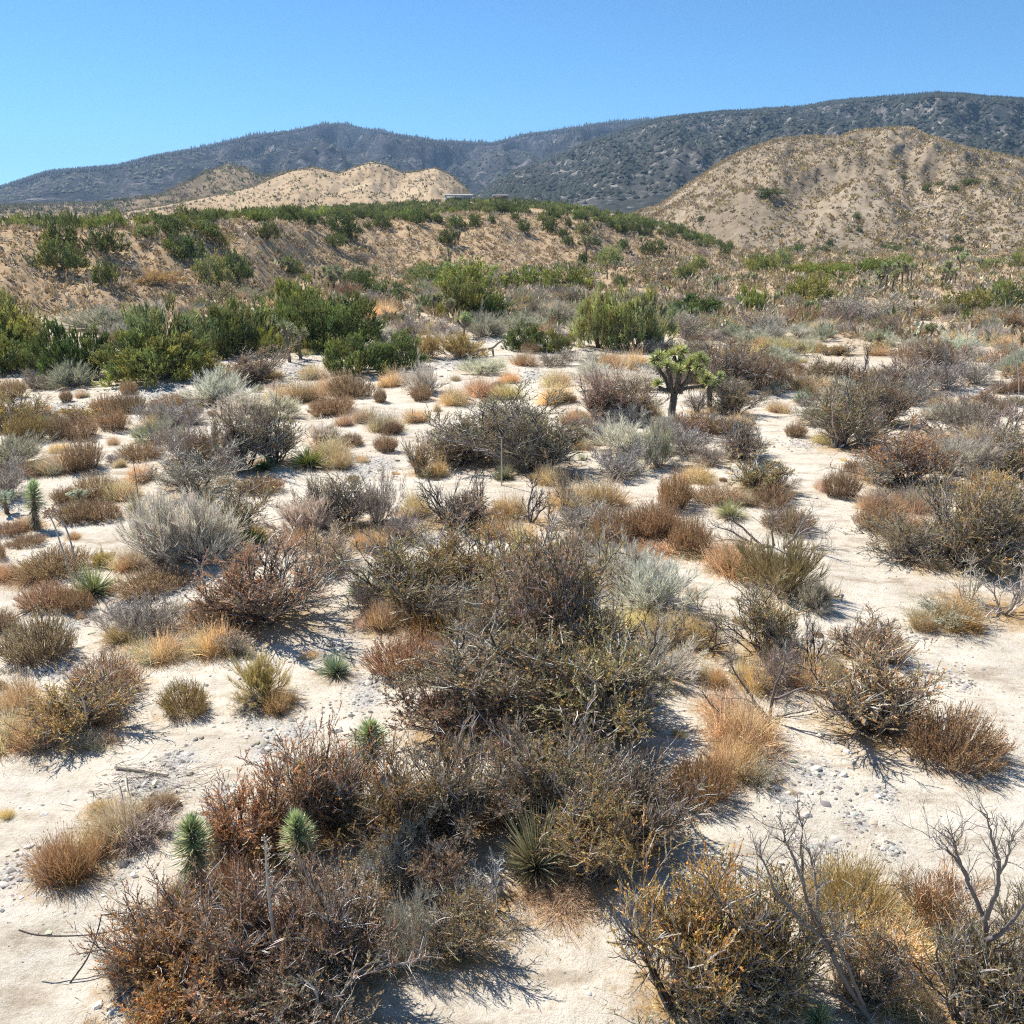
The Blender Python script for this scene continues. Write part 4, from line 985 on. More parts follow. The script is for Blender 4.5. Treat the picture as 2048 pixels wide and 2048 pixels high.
def g_jos(rng, nb=5, fork=0.45):
    """small joshua tree for the middle distance: trunk, forks, tufted ends"""
    tr, fo = MB(), MB()
    t0 = grow(np.array([[0, 0, -0.04]]), np.array([[rng.normal(0, 0.06), rng.normal(0, 0.06), 1.0]]), np.array([fork]), 4, 0.03, 0.0, rng)
    tubes(tr, t0, taper(np.array([0.038]), np.array([0.032]), 4, 1), 7, np.array([[0.17, 0.14, 0.11]]))
    if nb > 0:
        D, th = dome_dirs(nb, rng, 0.15, 1.0)
        m = grow(np.repeat(t0[:, -1], nb, 0), D, rng.uniform(0.22, 0.46, nb), 4, 0.12, 0.16, rng)
        tubes(tr, m, taper(0.028 + np.zeros(nb), 0.027 + np.zeros(nb), 4, nb), 6, pick(nb, rng, [(0.2, 0.165, 0.12), (0.3, 0.25, 0.18)], [1, 1]))
        shag(tr, m[:, 2:], 0.03, rng, 26, 0.11)
        ends = [(m[i, -1], m[i, -1] - m[i, -2]) for i in range(nb)]
        k = rng.choice(nb, max(1, nb // 2), replace=False)
        for i in k:
            d = norm(m[i, 2] - m[i, 1] + rng.normal(0, 0.6, 3)); q = m[i, 2] + d * 0.16
            tubes(tr, np.stack([m[i, 2], q])[None], np.array([[0.036, 0.034]]), 6, np.array([[0.2, 0.165, 0.12]])); ends.append((q, d + [0, 0, .3]))
    else:
        shag(tr, t0[:, 2:], 0.03, rng, 50, 0.11); ends = [(t0[0, -1], np.array([0, 0, 1.0]))]
    for c, ax in ends: rosette(fo, c, ax, 0.135 if nb > 0 else 0.16, rng, 60)
    return finish([('trunk', tr, M_BARK), ('leaf_clusters', fo, M_SPIKE)], None)

GEN = {'bit': (g_bit, 5), 'bib': (lambda r: g_bit(r, 32, 1.0, 0.70, 1.2, (10, 9, 12)), 3), 'bup': (lambda r: g_bit(r, 22, 1.2, 0.58, 0.70, (12, 8, 14)), 4), 'buk': (g_buk, 5), 'rab': (g_rab, 4), 'gra': (g_gra, 6), 'twi': (g_twi, 4), 'ded': (g_ded, 5), 'jun': (g_jun, 4), 'yuc': (g_yuc, 3), 'yjo': (g_yjo, 3), 'cho': (g_cho, 2)}
VAR = {}
for _k, (_g, _n) in GEN.items():
    VAR[_k] = []
    for _i in range(_n):
        parts = _g(np.random.default_rng(abs(hash(_k)) % 1 + sum(map(ord, _k)) * 31 + _i * 101))
        VAR[_k].append([(nm, mb.mesh(nm, mt), mt) for nm, mb, mt in parts])
VAR['jos'] = []
for _i, (_nb, _fk) in enumerate([(5, 0.42), (7, 0.5), (3, 0.55), (0, 0.85), (9, 0.38), (2, 0.6)]):
    parts = g_jos(np.random.default_rng(900 + _i), _nb, _fk)
    VAR['jos'].append([(nm, mb.mesh(nm, mt), mt) for nm, mb, mt in parts])

# one-piece versions for plants too far to show their parts (the stems keep their own colour)
FARV = {}
for _k in ('bit', 'buk', 'rab', 'jun', 'jos'):
    FARV[_k] = []
    g = {'bit': lambda r: g_bit(r, 14, 1.0, 1.4, 1.25, (8, 7, 7)), 'buk': lambda r: g_buk(r, 220), 'rab': lambda r: g_rab(r, 34), 'jun': lambda r: g_jun(r, 24, 14, 14, 1.5), 'jos': None}[_k]
    for _i in range(4 if _k == 'jos' else 3):
        r = np.random.default_rng(5000 + sum(map(ord, _k)) + _i)
        parts = g_jos(r, [4, 7, 0, 2][_i], [0.45, 0.5, 0.85, 0.6][_i]) if _k == 'jos' else g(r)
        mb = MB()
        for pi0, (nm, b, mt) in enumerate(parts):
            v, c = b.arrays(); off = mb.n
            mb.v.append(v); mb.c.append(c); mb.n += len(v)
            for kk in (3, 4):
                for f in b.f[kk]: mb.f[kk].append(f + off); mb.m[kk].append(np.full(len(f), pi0, np.int32))
        FARV[_k].append((mb, [p[2] for p in parts]))
M_TWIGF = plant_mat('far_twig', 0.0, 0.8, 0.2, fixed=(1, 1, 1))
M_BARKF = plant_mat('far_bark', 0.0, 0.9, 0.1, fixed=(1, 1, 1))
for _k in FARV:
    FARV[_k] = [mb.mesh('far_' + _k, [{M_TWIG: M_TWIGF, M_BARK: M_BARKF}.get(m, m) for m in ms]) for mb, ms in FARV[_k]]
# ------------------------------------------------------------------ naming and describing
KIND = {  # kind: object name, category, noun
'bit': ('bitterbrush_shrub', 'shrub', 'bitterbrush shrub'), 'buk': ('buckwheat_bush', 'bush', 'buckwheat bush'), 'rab': ('rabbitbrush', 'shrub', 'rabbitbrush mound'), 'gra': ('grass_tuft', 'grass', 'dry grass tuft'), 'twi': ('twiggy_shrub', 'shrub', 'leafless twiggy shrub'),
'ded': ('dead_shrub', 'dead shrub', 'bare dead shrub'), 'jun': ('juniper_tree', 'tree', 'juniper'), 'yuc': ('yucca_plant', 'yucca', 'yucca rosette'), 'yjo': ('young_joshua_tree', 'joshua tree', 'young joshua tree'), 'cho': ('cholla_cactus', 'cactus', 'cholla cactus'), 'jos': ('joshua_tree', 'joshua tree', 'joshua tree')}
LAND = [('the forked joshua tree', 1345, 842), ('the footpath bend', 1700, 1120), ('the grey fallen branch', 960, 705), ('the twin-stalked yucca', 190, 1172), ('the column-shaped young joshua', 78, 1055), ('the straight pale stalk', 1003, 945), ('the driftwood pile', 300, 1555),
 ('the bent barbed stalks', 180, 1880), ('the paired young joshuas', 500, 1745), ('the rounded chestnut bush', 1902, 1500), ('the loose white boulders', 1655, 1545), ('the willow-green juniper', 1240, 690), ('the green juniper thicket', 330, 762), ('the bluish yucca', 675, 1345), ('the leaning charcoal dead shrub', 1610, 1990),
 ('the fallen charcoal shrub', 1530, 1085), ('the dark wash-side thicket', 1000, 935), ('the cobble strip', 140, 1255), ('the twin silver mounds', 1300, 1225), ('the spiky roadside yucca', 1470, 1030), ('the bony white branches', 990, 1840), ('the umbrella-shaped dead tree', 1725, 775), ('the olive dome juniper', 1930, 625)]
_lp, _ = ground_at([l[1] for l in LAND], [l[2] for l in LAND], terrain)
SIZE_R = [(0.28, 'tiny'), (0.5, 'small'), (0.85, 'mid-sized'), (1.4, 'broad'), (9, 'very large')]
def size_word(kind, R, h):
    if kind in ('jun', 'jos', 'yjo'):
        w = 'short' if h < 1.4 else 'low' if h < 2.4 else 'mid-height' if h < 4 else 'tall'
        if kind == 'jun': w += ' spreading' if h < 1.15 * R else ' rounded' if h < 1.6 * R else ' columnar'
        return w
    w = next(w for lim, w in SIZE_R if R < lim)
    if h > 1.9 * R and R > 0.3: w = 'upright ' + w
    return w

def zone_of(p):
    d = hypot(p[0], p[1]); a = atan2(p[0], p[1])
    dt = float(np.interp(a, _toe_a, _toe_d))
    if a < _end_a and d > dt * 0.99 and d < dt * 3:
        return 'on the terrace slope' if d < dt * 1.24 else 'on the terrace top'
    if d > 300: return 'on the flank of the brown hill'
    if d > 135: return 'on the far flat before the brown hill' if a > 0.1 else 'below the terrace slope'
    return None

def place_words(p):
    z = zone_of(p)
    dd = np.hypot(_lp[:, 0] - p[0], _lp[:, 1] - p[1])
    o = np.argsort(dd)
    if z: return z
    a = LAND[o[0]][0]; b = LAND[o[1]][0]
    if dd[o[0]] < 1.6: return 'right beside ' + a
    return 'near %s, towards %s' % (a.replace('the ', 'the ', 1), b)

PLACED = []    # root, kind, tint, point, size words -> labels are set at the end
def add_plant(kind, tint, p, R, h, rng, variant=None, far=False, lean=0.0):
    nm = KIND[kind][0]
    rz = rng.uniform(0, 2 * pi)
    tc = np.array(TINT[tint][1]) * np.exp(rng.normal(0, 0.10)) * (1 + rng.normal(0, 0.035, 3))
    loc = (float(p[0]), float(p[1]), float(p[2]) - 0.02)
    sk = math.exp(rng.normal(0, 0.14)) if kind in ('bit', 'buk', 'rab', 'twi', 'gra', 'ded', 'jun') else 1.0
    sc = (float(R) * sk, float(R) / sk, float(h))
    if far and kind in FARV:
        o = obj(nm, FARV[kind][int(rng.integers(len(FARV[kind])))]); o.color = (*tc, 1)
        o.location = loc; o.rotation_euler = (0, 0, rz); o.scale = sc
    else:
        vs = VAR[kind if kind != 'bit' else 'bup' if h > 1.45 * R or (tint in ('oy', 'ru') and h > 0.9) else 'bib' if R > 1.15 else 'bit']; v = vs[int(rng.integers(len(vs))) if variant is None else variant % len(vs)]
        if len(v) == 1:
            o = obj(nm, v[0][1]); o.color = (*tc, 1); o.location = loc; o.rotation_euler = (lean, 0, rz); o.scale = sc
        else:
            o = empty(nm, loc, rz, sc)
            if kind in ('bit', 'buk', 'rab', 'yjo', 'yuc'): o.rotation_euler = (rng.normal(0, 0.06), rng.normal(0, 0.06), rz)
            for pn, me, mt in v:
                c = obj(pn, me, o)
                c.color = (*tc, 1) if mt in (M_LEAF, M_BLADE, M_SPIKE) else (1, 1, 1, 1)
    PLACED.append((o, kind, tint, np.array(p, float), R, h))
    return o

rngP = np.random.default_rng(77)
for i, (kd, tn, p, R, h, bb) in enumerate(REC):
    dd = hypot(p[0], p[1])
    if kd == 'jun': R *= 1.15; h *= 0.87
    elif kd == 'yjo': R *= 1.12
    elif kd == 'bit': R = max(R * 1.12, 0.36 * h)
    elif kd == 'buk': h = min(h, 1.5 * R + 0.2)
    elif kd == 'gra': h = min(h, 0.95 * R + 0.12)
    REC[i][3] = R
    add_plant(kd, tn, p, R, h, rngP, far=dd > 110)

# joshua trees of the middle distance
jx = []
for w, txt in JOSHUAS.items():
    ox, oy, s = WINDOWS[w]
    for q in txt.split(';'):
        x, yb, yt = [float(t) for t in q.split()]
        jx.append((ox + x * s, oy + yb * s, oy + yt * s))
jx = np.array(jx)
_P, _ok = ground_at(jx[:, 0], jx[:, 1])
for (x, yb, yt), p, ok in zip(jx, _P, _ok):
    if not ok: continue
    dep = p[1] * cos(PITCH) - (p[2] - CAM_H) * sin(PITCH)
    h = (yb - yt) * dep / F
    h = min(h, 6.5)
    add_plant('jos', 'yp' if rngP.uniform() < 0.5 else 'yg', p, h, h, rngP, far=hypot(p[0], p[1]) > 110)
# ------------------------------------------------------------------ more scrub of the middle distance, plant by plant
rngF = np.random.default_rng(4242)
_avoid = np.array([(1500, 770), (1520, 850), (1560, 930), (1640, 1000), (1700, 1100), (1720, 1180), (1000, 690), (1040, 740), (1075, 790), (900, 830), (820, 900), (560, 735), (400, 760), (250, 790), (100, 800), (820, 740), (1350, 560), (1370, 580), (1690, 690), (1600, 620), (1970, 770), (1900, 780), (860, 590)], float)
_avP, _ = ground_at(_avoid[:, 0], _avoid[:, 1])
_RP = np.array([r[2] for r in REC]); _RR = np.array([r[3] for r in REC])
_cnt = {}
for r in REC: _cnt[r[0]] = _cnt.get(r[0], 0) + 1
def fill(n, a0, a1, d0, d1, mix, rr):
    got = 0; tries = 0
    while got < n and tries < n * 12:
        tries += 1
        a = rngF.uniform(a0, a1); d = math.sqrt(rngF.uniform(d0 * d0, d1 * d1))
        if a < _end_a and d > np.interp(a, _toe_a, _toe_d) * 0.97: continue
        x, y = d * sin(a), d * cos(a)
        if np.min(np.hypot(PATH[:, 0] - x, PATH[:, 1] - y) - PATH[:, 2]) < 0.5: continue
        if np.min(np.hypot(_avP[:, 0] - x, _avP[:, 1] - y)) < 2.2 + d * 0.012: continue
        R = rngF.uniform(*rr)
        q = np.hypot(_RP[:, 0] - x, _RP[:, 1] - y) - _RR * 0.7
        if q.min() < R * 0.5: continue
        k, t = mix[int(rngF.integers(len(mix)))]
        if _cnt.get(k, 0) >= 292: continue
        _cnt[k] = _cnt.get(k, 0) + 1
        h = R * rngF.uniform(0.75, 1.35) * (0.75 if k == 'gra' else 1)
        add_plant(k, t, (x, y, float(terrain(x, y))), R, h, rngF, far=d > 60)
        got += 1
MIX_R = [('twi', 'gy'), ('twi', 'la'), ('twi', 'gy'), ('rab', 'si'), ('rab', 'sg'), ('buk', 'br'), ('buk', 'bd'), ('gra', 'ta'), ('gra', 'go'), ('bit', 'ol'), ('bit', 'br'), ('bit', 'og')]
MIX_L = [('gra', 'go'), ('gra', 'ta'), ('buk', 'br'), ('buk', 'br'), ('rab', 'si'), ('rab', 'sg'), ('twi', 'la'), ('bit', 'og')]
fill(270, 0.02, 0.62, 58, 120, MIX_R, (0.5, 1.3))
fill(160, -0.45, 0.10, 58, 150, MIX_L, (0.5, 1.2))
fill(90, 0.18, 0.60, 42, 64, MIX_R, (0.35, 0.8))
fill(40, -0.60, 0.10, 34, 62, MIX_L, (0.18, 0.42))
fill(40, -0.60, 0.60, 14, 40, [('gra', 'go'), ('gra', 'ta'), ('buk', 'br'), ('gra', 'go')], (0.08, 0.2))

# dead sides and grass skirts that make neighbouring shrubs run together
for kd, tn, p, R, h, bb in list(REC):
    dd = hypot(p[0], p[1])
    if kd != 'bit' or dd > 62: continue
    for k2, t2, pr in (('twi', 'gy', 0.55), ('gra', 'ta', 0.5), ('gra', 'go', 0.35)):
        if rngF.uniform() > pr or _cnt.get(k2, 0) >= 294: continue
        a = rngF.uniform(0, 2 * pi); q = R * rngF.uniform(0.55, 0.95)
        x, y = p[0] + q * cos(a), p[1] + q * sin(a)
        if np.min(np.hypot(PATH[:, 0] - x, PATH[:, 1] - y) - PATH[:, 2]) < 0.4: continue
        _cnt[k2] = _cnt.get(k2, 0) + 1
        r2 = R * rngF.uniform(0.35, 0.6); h2 = h * rngF.uniform(0.45, 0.75) if k2 == 'twi' else r2 * 0.7
        add_plant(k2, t2, (x, y, float(terrain(x, y))), r2, h2, rngF)
# ------------------------------------------------------------------ what nobody could count: far scrub, forest, gravel, litter
def clumps(P, R, H, col, m, rng, lw=(0.42, 0.16), up=0.5):
    """many small leafy clumps as one mesh"""
    n = len(P); i = np.repeat(np.arange(n), m); N_ = len(i)
    D, th = dome_dirs(N_, rng, 0, 1.5)
    rad = rng.uniform(0.25, 0.85, N_)
    S = np.stack([R[i], R[i], H[i]], -1)
    q = P[i] + D * rad[:, None] * S
    dd = norm(D * S + np.array([0, 0, 1.0]) * up * H[i][:, None] + rng.normal(0, 0.3, (N_, 3)) * R[i][:, None])
    mb = MB()
    leaves(mb, q, dd, R[i] * lw[0] * rng.uniform(0.6, 1.3, N_), R[i] * lw[1] * rng.uniform(0.7, 1.3, N_), rng, np.clip(col[i] * np.exp(rng.normal(0, 0.2, (N_, 1))), 0, 1), tri=True)
    return mb

def tcol(rng, n, keys, k=1.0):
    c = np.array([TINT[t][1] for t in keys]) * k
    return c[rng.integers(len(keys), size=n)] * np.exp(rng.normal(0, 0.16, (n, 1)))

rs = np.random.default_rng(99)
def sector(n, a0, a1, d0, d1, rng=rs, pw=2.0):
    a = rng.uniform(a0, a1, n); d = (rng.uniform(d0 ** pw, d1 ** pw, n)) ** (1 / pw)
    return d * np.sin(a), d * np.cos(a), a, d

def stuff(name, mb, label, cat, mat=None):
    o = obj(name, mb.mesh(name, mat or M_STUFF)); return tag(o, label, cat, kind='stuff')

# scrub on the flat beyond the counted plants
x, y, a, d = sector(8200, -0.42, 0.66, 84, 345, pw=1.6)
ok = ~((a < _end_a) & (d > np.interp(a, _toe_a, _toe_d) * 0.98)); x, y = x[ok], y[ok]; n = len(x)
R = rs.uniform(0.5, 1.5, n); z = terrain(x, y)
stuff('scrub', clumps(np.stack([x, y, z], -1), R, R * rs.uniform(0.8, 1.3, n), tcol(rs, n, ['gy', 'bd', 'br', 'ta', 'sg', 'ol', 'jd', 'gy', 'ol'], 0.9), 30, rs, (0.5, 0.12)), 'grey and tan scrub covering the far flat before the brown hill', 'scrub')
# scrub on the terrace slope
x, y, a, d = sector(34000, -0.66, _end_a, 90, 345, pw=1.5)
dt = np.interp(a, _toe_a, _toe_d); ok = (d > dt * 0.99) & (d < dt * 1.36); x, y = x[ok], y[ok]; n = len(x)
R = rs.uniform(0.28, 0.72, n) * rs.choice([1, 1, 1, 1.6], n); z = terrain(x, y)
stuff('slope_scrub', clumps(np.stack([x, y, z], -1), R, R * rs.uniform(0.7, 1.1, n), tcol(rs, n, ['gy', 'br', 'ta', 'ol', 'bd', 'gy', 'br', 'ta']), 12, rs, (0.75, 0.2)), 'low grey and brown scrub dotted over the tan terrace slope', 'scrub')
# junipers crowding the terrace top: the ones that show largest singly, the rest as one mass
x, y, a, d = sector(9000, -0.62, _end_a, 100, 620, pw=1.3)
dt = np.interp(a, _toe_a, _toe_d)
dc = dt * np.interp(a, [-0.6, -0.2, 0.15, _end_a], [1.32, 1.28, 1.24, 1.12]); dpp = dc * np.interp(a, [-0.6, -0.1, 0.15, _end_a], [2.6, 1.95, 1.7, 1.15])
dens = np.clip(0.22 + 0.6 * sstep((a + 0.40) / 0.25) , 0, 1)
pat = fbm(x / 28, y / 28, 61, 3)
ok = (d > dc * 0.95) & (d < dpp * 1.0) & (rs.uniform(size=len(d)) < dens * np.clip(0.62 + 1.1 * pat, 0.06, 1))
x, y, d, dpp, dc = x[ok], y[ok], d[ok], dpp[ok], dc[ok]
o_ = np.argsort(d / dc); x, y, d = x[o_], y[o_], d[o_]
z = terrain(x, y)
ji = max(0, 295 - _cnt.get('jun', 0))
for k in range(min(ji, len(x))):
    R = rs.uniform(0.9, 2.2)
    add_plant('jun', ['jd', 'jg', 'jd', 'jb'][k % 4], (x[k], y[k], z[k]), R, R * rs.uniform(0.9, 1.5), rs, far=True)
x, y, z = x[ji:], y[ji:], z[ji:]; n = len(x)
R = rs.uniform(0.8, 2.3, n)
stuff('juniper_woodland', clumps(np.stack([x, y, z], -1), R, R * rs.uniform(0.9, 1.6, n), tcol(rs, n, ['jd', 'jg', 'jd', 'jb'], 0.9), 60, rs, (0.45, 0.15), 0.9), 'dense dark green junipers crowding the terrace top', 'woodland')
# bushes on the right-hand hill and its spur
x, y, a, d = sector(38000, 0.10, 0.72, 335, 760, pw=1.5)
z1 = R_hill.z(x, y); z2 = R_spur.z(x, y); z3 = terrain(x, y, False); z = np.maximum(z1, z2); ok = z > z3 + 0.3
pat = fbm(x / 60, y / 60, 8, 3)
ok &= rs.uniform(size=len(x)) < np.clip(0.55 + 0.7 * pat - 0.35 * ridged(a * 720 / 95, d / 95 * 0.42, 73, 3, 0.4) + 0.35, 0.2, 1)
x, y, z = x[ok], y[ok], z[ok]; n = len(x)
R = rs.uniform(0.5, 1.1, n) * rs.choice([1, 1, 1, 1.7], n)
stuff('hill_scrub', clumps(np.stack([x, y, z], -1), R, R * rs.uniform(0.8, 1.2, n), tcol(rs, n, ['ol', 'bd', 'br', 'ta', 'ol', 'og', 'gy'], 0.9), 9, rs, (0.78, 0.27)), 'dark bushes dotted over the brown rounded hill', 'scrub')
# bushes on the tan and dark hills to the left
x, y, a, d = sector(9000, -0.60, 0.0, 640, 1600, pw=1.8)
za = R_tan.z(x, y); zb = R_dark.z(x, y); z3 = terrain(x, y, False); z = np.maximum(za, zb); isd = zb > za
ok = (z > z3 + 0.3) & (rs.uniform(size=len(x)) < np.where(isd, 1.0, 0.35)); x, y, z, isd = x[ok], y[ok], z[ok], isd[ok]; n = len(x)
R = rs.uniform(1.0, 2.4, n) * np.where(isd, 1.5, 0.85)
stuff('far_hill_scrub', clumps(np.stack([x, y, z], -1), R, R * rs.uniform(0.8, 1.3, n), tcol(rs, n, ['ol', 'jd', 'bd', 'gy', 'jg'], 0.75), 7, rs, (1.1, 0.32)), 'dark scrub dotted over the tan hills behind the terrace', 'scrub')
# plain between the terrace and those hills
x, y, a, d = sector(3500, -0.66, -0.05, 330, 1300, pw=1.6); n = len(x)
R = rs.uniform(0.7, 1.6, n); z = np.maximum(terrain(x, y), R_tan.z(x, y))
stuff('plain_scrub', clumps(np.stack([x, y, z], -1), R, R * rs.uniform(0.8, 1.3, n), tcol(rs, n, ['ol', 'bd', 'gy', 'jd'], 0.85), 7, rs, (1.1, 0.3)), 'dark scrub scattered over the plain behind the terrace', 'scrub')

def conifers(x, y, z, h, w, col, rng):
    n = len(x); s = 5
    ang = np.arange(s) * 2 * pi / s
    v = np.empty((n, s + 1, 3)); rot = rng.uniform(0, 6.28, n)
    for k in range(s):
        rr = w * rng.uniform(0.6, 1.3, n)
        v[:, k] = np.stack([x + rr * np.cos(ang[k] + rot), y + rr * np.sin(ang[k] + rot), z + h * rng.uniform(0.0, 0.25, n)], -1)
    v[:, s] = np.stack([x + rng.normal(0, 0.1, n) * w, y, z + h], -1)
    b = np.arange(n)[:, None] * (s + 1)
    f = np.concatenate([b + np.array([[k, (k + 1) % s, s]]) for k in range(s)])
    mb = MB(); mb.add(v, f, np.repeat(np.clip(col, 0, 1), s + 1, 0))
    return mb
# forest and chaparral on the mountains
def mountain_cover(rg, a0, a1, d0, d1, n, treeline, seed, name, label, hh, cc_hi, cc_lo):
    r = np.random.default_rng(seed)
    x, y, a, d = sector(n, a0, a1, d0, d1, r, 1.4)
    z = rg.z(x, y); rc, rb, zc = rg.crest(a)
    t = (z - base_z(d)) / np.maximum(zc - base_z(d), 1)
    pat = fbm(x / 330, y / 330, seed, 4)
    keep = (d < rc * 1.04) & (d > rb * 1.02) & (r.uniform(size=n) < np.clip(0.74 + 0.7 * pat, 0.15, 1))
    x, y, z, t, pat = x[keep], y[keep], z[keep], t[keep], pat[keep]; m = len(x)
    hi = t + 0.25 * pat > treeline
    h = np.where(hi, r.uniform(*hh, m), r.uniform(3.5, 7, m)); w = np.where(hi, h * r.uniform(0.16, 0.26, m), h * r.uniform(0.7, 1.2, m))
    c = np.where(hi[:, None], np.asarray(cc_hi), np.asarray(cc_lo)) * np.exp(r.normal(0, 0.3, (m, 1)))
    stuff(name, conifers(x, y, z - 0.3, h, w, c, r), label, 'forest')
mountain_cover(R_far, -0.72, 0.45, 2500, 5380, 26000, 0.45, 3, 'mountain_forest', 'burned grey pine forest over the far blue mountain', (7, 15), (0.055, 0.058, 0.055), (0.075, 0.085, 0.060))
mountain_cover(R_right, -0.12, 0.74, 1350, 3420, 46000, 0.86, 4, 'mountain_chaparral', 'dark green chaparral and pines over the nearer mountain', (6, 11), (0.030, 0.036, 0.030), (0.042, 0.048, 0.036))
# pines along the crests
def ridge_pines(rg, a0, a1, n, seed, name, label, hh):
    r = np.random.default_rng(seed)
    a = r.uniform(a0, a1, n); a = a[r.uniform(size=n) < np.clip(0.35 + 1.4 * noise(a * 40, a * 0, seed) + 0.5 * noise(a * 140, a * 0 + 5, seed), 0.04, 1)]
    rc, rb, zc = rg.crest(a); d = rc * r.uniform(0.985, 1.005, len(a))
    x, y = d * np.sin(a), d * np.cos(a); h = r.uniform(*hh, len(a))
    stuff(name, conifers(x, y, rg.z(x, y) - 0.5, h, h * r.uniform(0.12, 0.2, len(a)), np.array([[0.05, 0.058, 0.05]]) * np.exp(r.normal(0, 0.2, (len(a), 1))), r), label, 'forest')
ridge_pines(R_far, -0.33, 0.22, 1500, 11, 'ridge_pines', 'pines standing along the crest of the far mountain', (13, 27))
ridge_pines(R_right, 0.10, 0.70, 900, 12, 'ridge_pines', 'pines standing along the crest of the nearer mountain', (7, 15))

# ------------------------------------------------------------------ stones
def stone_mesh(seed, sub=2):
    import bmesh
    r = np.random.default_rng(seed)
    bm = bmesh.new(); bmesh.ops.create_icosphere(bm, subdivisions=sub, radius=1.0)
    me = bpy.data.meshes.new('stone'); bm.to_mesh(me); bm.free()
    co = np.empty(len(me.vertices) * 3, np.float32); me.vertices.foreach_get('co', co); co = co.reshape(-1, 3)
    # a few flat breaks
    for _ in range(9):
        nrm = norm(r.normal(size=3)); c = r.uniform(0.55, 0.88); s = co @ nrm
        co -= np.clip(s - c, 0, None)[:, None] * nrm[None] * 0.95
    co *= np.array([1.0, r.uniform(0.6, 0.85), r.uniform(0.38, 0.62)]); co *= (1 + 0.05 * r.normal(size=(len(co), 1)))
    me.vertices.foreach_set('co', co.ravel().astype(np.float32)); me.update(); me.materials.append(M_STONE)
    return me
STONES = [stone_mesh(600 + i) for i in range(7)]
SPOT = {'I': '860 360 60;995 390 45;1020 270 50;885 180 42;880 480 40;760 520 30;810 600 50;750 705 36;820 435 36;750 625 40;700 745 36;675 845 36;950 385 40;1030 515 30;715 482 36;1780 360 50;1840 365 25;800 365 25;980 420 25;950 220 36;505 655 28;655 575 20;590 600 20;600 460 20;900 340 28',
'G': '1470 230 40;1420 240 45;1480 275 65;1490 165 45;1510 345 30;1465 355 50;1575 325 60;1235 490 45;1290 510 60;1240 545 50;1280 570 40;905 355 40;935 300 36;860 460 50;800 470 40;760 480 36;740 515 50;830 520 50;945 525 40;1050 410 40;735 965 45;700 890 50;635 1015 30;570 1080 30;240 635 45;190 910 40;85 830 40;160 810 50;235 955 36;600 1695 40;645 1640 45;650 1550 40;660 1735 36;540 1690 60;1075 220 40;1110 210 40;575 415 30;655 365 30;1860 175 60;1320 520 40;1395 250 30;1450 400 30;780 850 25;120 1090 30;60 985 36;50 930 25;215 815 40;1330 440 30',
'D': '1140 1300 30;1270 1160 30;1600 1170 25;1160 1245 25;690 350 20;1180 1530 26;1360 1590 30;1760 740 30', 'E': '30 1080 60;80 1055 50;240 1290 60;180 990 30;205 1000 30;70 1540 60;445 1265 28;270 1050 25;520 1365 22;170 1080 30', 'F': '1325 632 30;855 250 26;405 1140 26;885 1470 40;170 90 26;1345 1100 24;1430 1110 30;1460 1140 30;1510 1150 34;1480 1180 30;1540 1190 34;1440 1165 26', 'B': '860 905 45;1110 700 26;1150 690 26;1130 720 26;640 700 26;460 690 36'}
stone_n = 0
sp_rows = []
for w, txt in SPOT.items():
    ox, oy, s = WINDOWS[w]
    for q in txt.split(';'):
        x, y, wd = [float(t) for t in q.split()]
        sp_rows.append((ox + x * s, oy + y * s, wd * s))
sp_rows = np.array(sp_rows)
_sP, _ = ground_at(sp_rows[:, 0], sp_rows[:, 1])
STONE_OBJ = []
def add_stone(p, r, rng):
    o = obj('stone', STONES[int(rng.integers(len(STONES)))])
    o.location = (p[0], p[1], float(terrain(p[0], p[1])) + r * 0.10); o.rotation_euler = (rng.normal(0, 0.2), rng.normal(0, 0.2), rng.uniform(0, 6.28)); o.scale = (r, r, r)
    k = float(np.exp(rng.normal(0.25, 0.32))); t = rng.uniform()
    o.color = (k * 1.02, k * (1.0 if t < .8 else .9), k * (0.97 if t < .8 else .72), 1)
    STONE_OBJ.append((o, np.array(p), r))
for (u, v, wd), p in zip(sp_rows, _sP):
    dep = p[1] * cos(PITCH) + CAM_H * sin(PITCH)
    add_stone(p, wd * dep / F * 0.56, rs)
for k in range(130):
    g = GRAV[int(rs.integers(len(GRAV)))]
    if hypot(g[0], g[1]) > 40: continue
    p = (g[0] + rs.normal(0, 0.5) * g[2], g[1] + rs.normal(0, 0.5) * g[3], 0)
    add_stone(p, float(np.clip(rs.lognormal(-3.1, 0.5), 0.025, 0.15)), rs)
# gravel
n = 9000
gi = rs.choice(len(GRAV), n, p=(GRAV[:, 2] * GRAV[:, 3]) ** 0.6 / np.sum((GRAV[:, 2] * GRAV[:, 3]) ** 0.6))
gx = GRAV[gi, 0] + rs.normal(0, 0.55, n) * GRAV[gi, 2]; gy = GRAV[gi, 1] + rs.normal(0, 0.55, n) * GRAV[gi, 3]
ex, ey, _, _ = sector(2600, -0.62, 0.62, 8, 34, pw=1.4)
gx = np.concatenate([gx, ex]); gy = np.concatenate([gy, ey]); n = len(gx)
gr_ = rs.lognormal(-3.75, 0.45, n) * (1 + np.hypot(gx, gy) / 60); gr_[-2600:] *= 0.6
octv = np.array([(1, 0, 0), (0.3, 0.9, 0.1), (-0.8, 0.5, 0), (-0.7, -0.6, 0.1), (0.4, -0.85, 0), (0.1, 0.05, 0.62)])
octf = np.array([(0, 1, 5), (1, 2, 5), (2, 3, 5), (3, 4, 5), (4, 0, 5)])
aa = rs.uniform(0, 6.28, n); ca, sa = np.cos(aa), np.sin(aa)
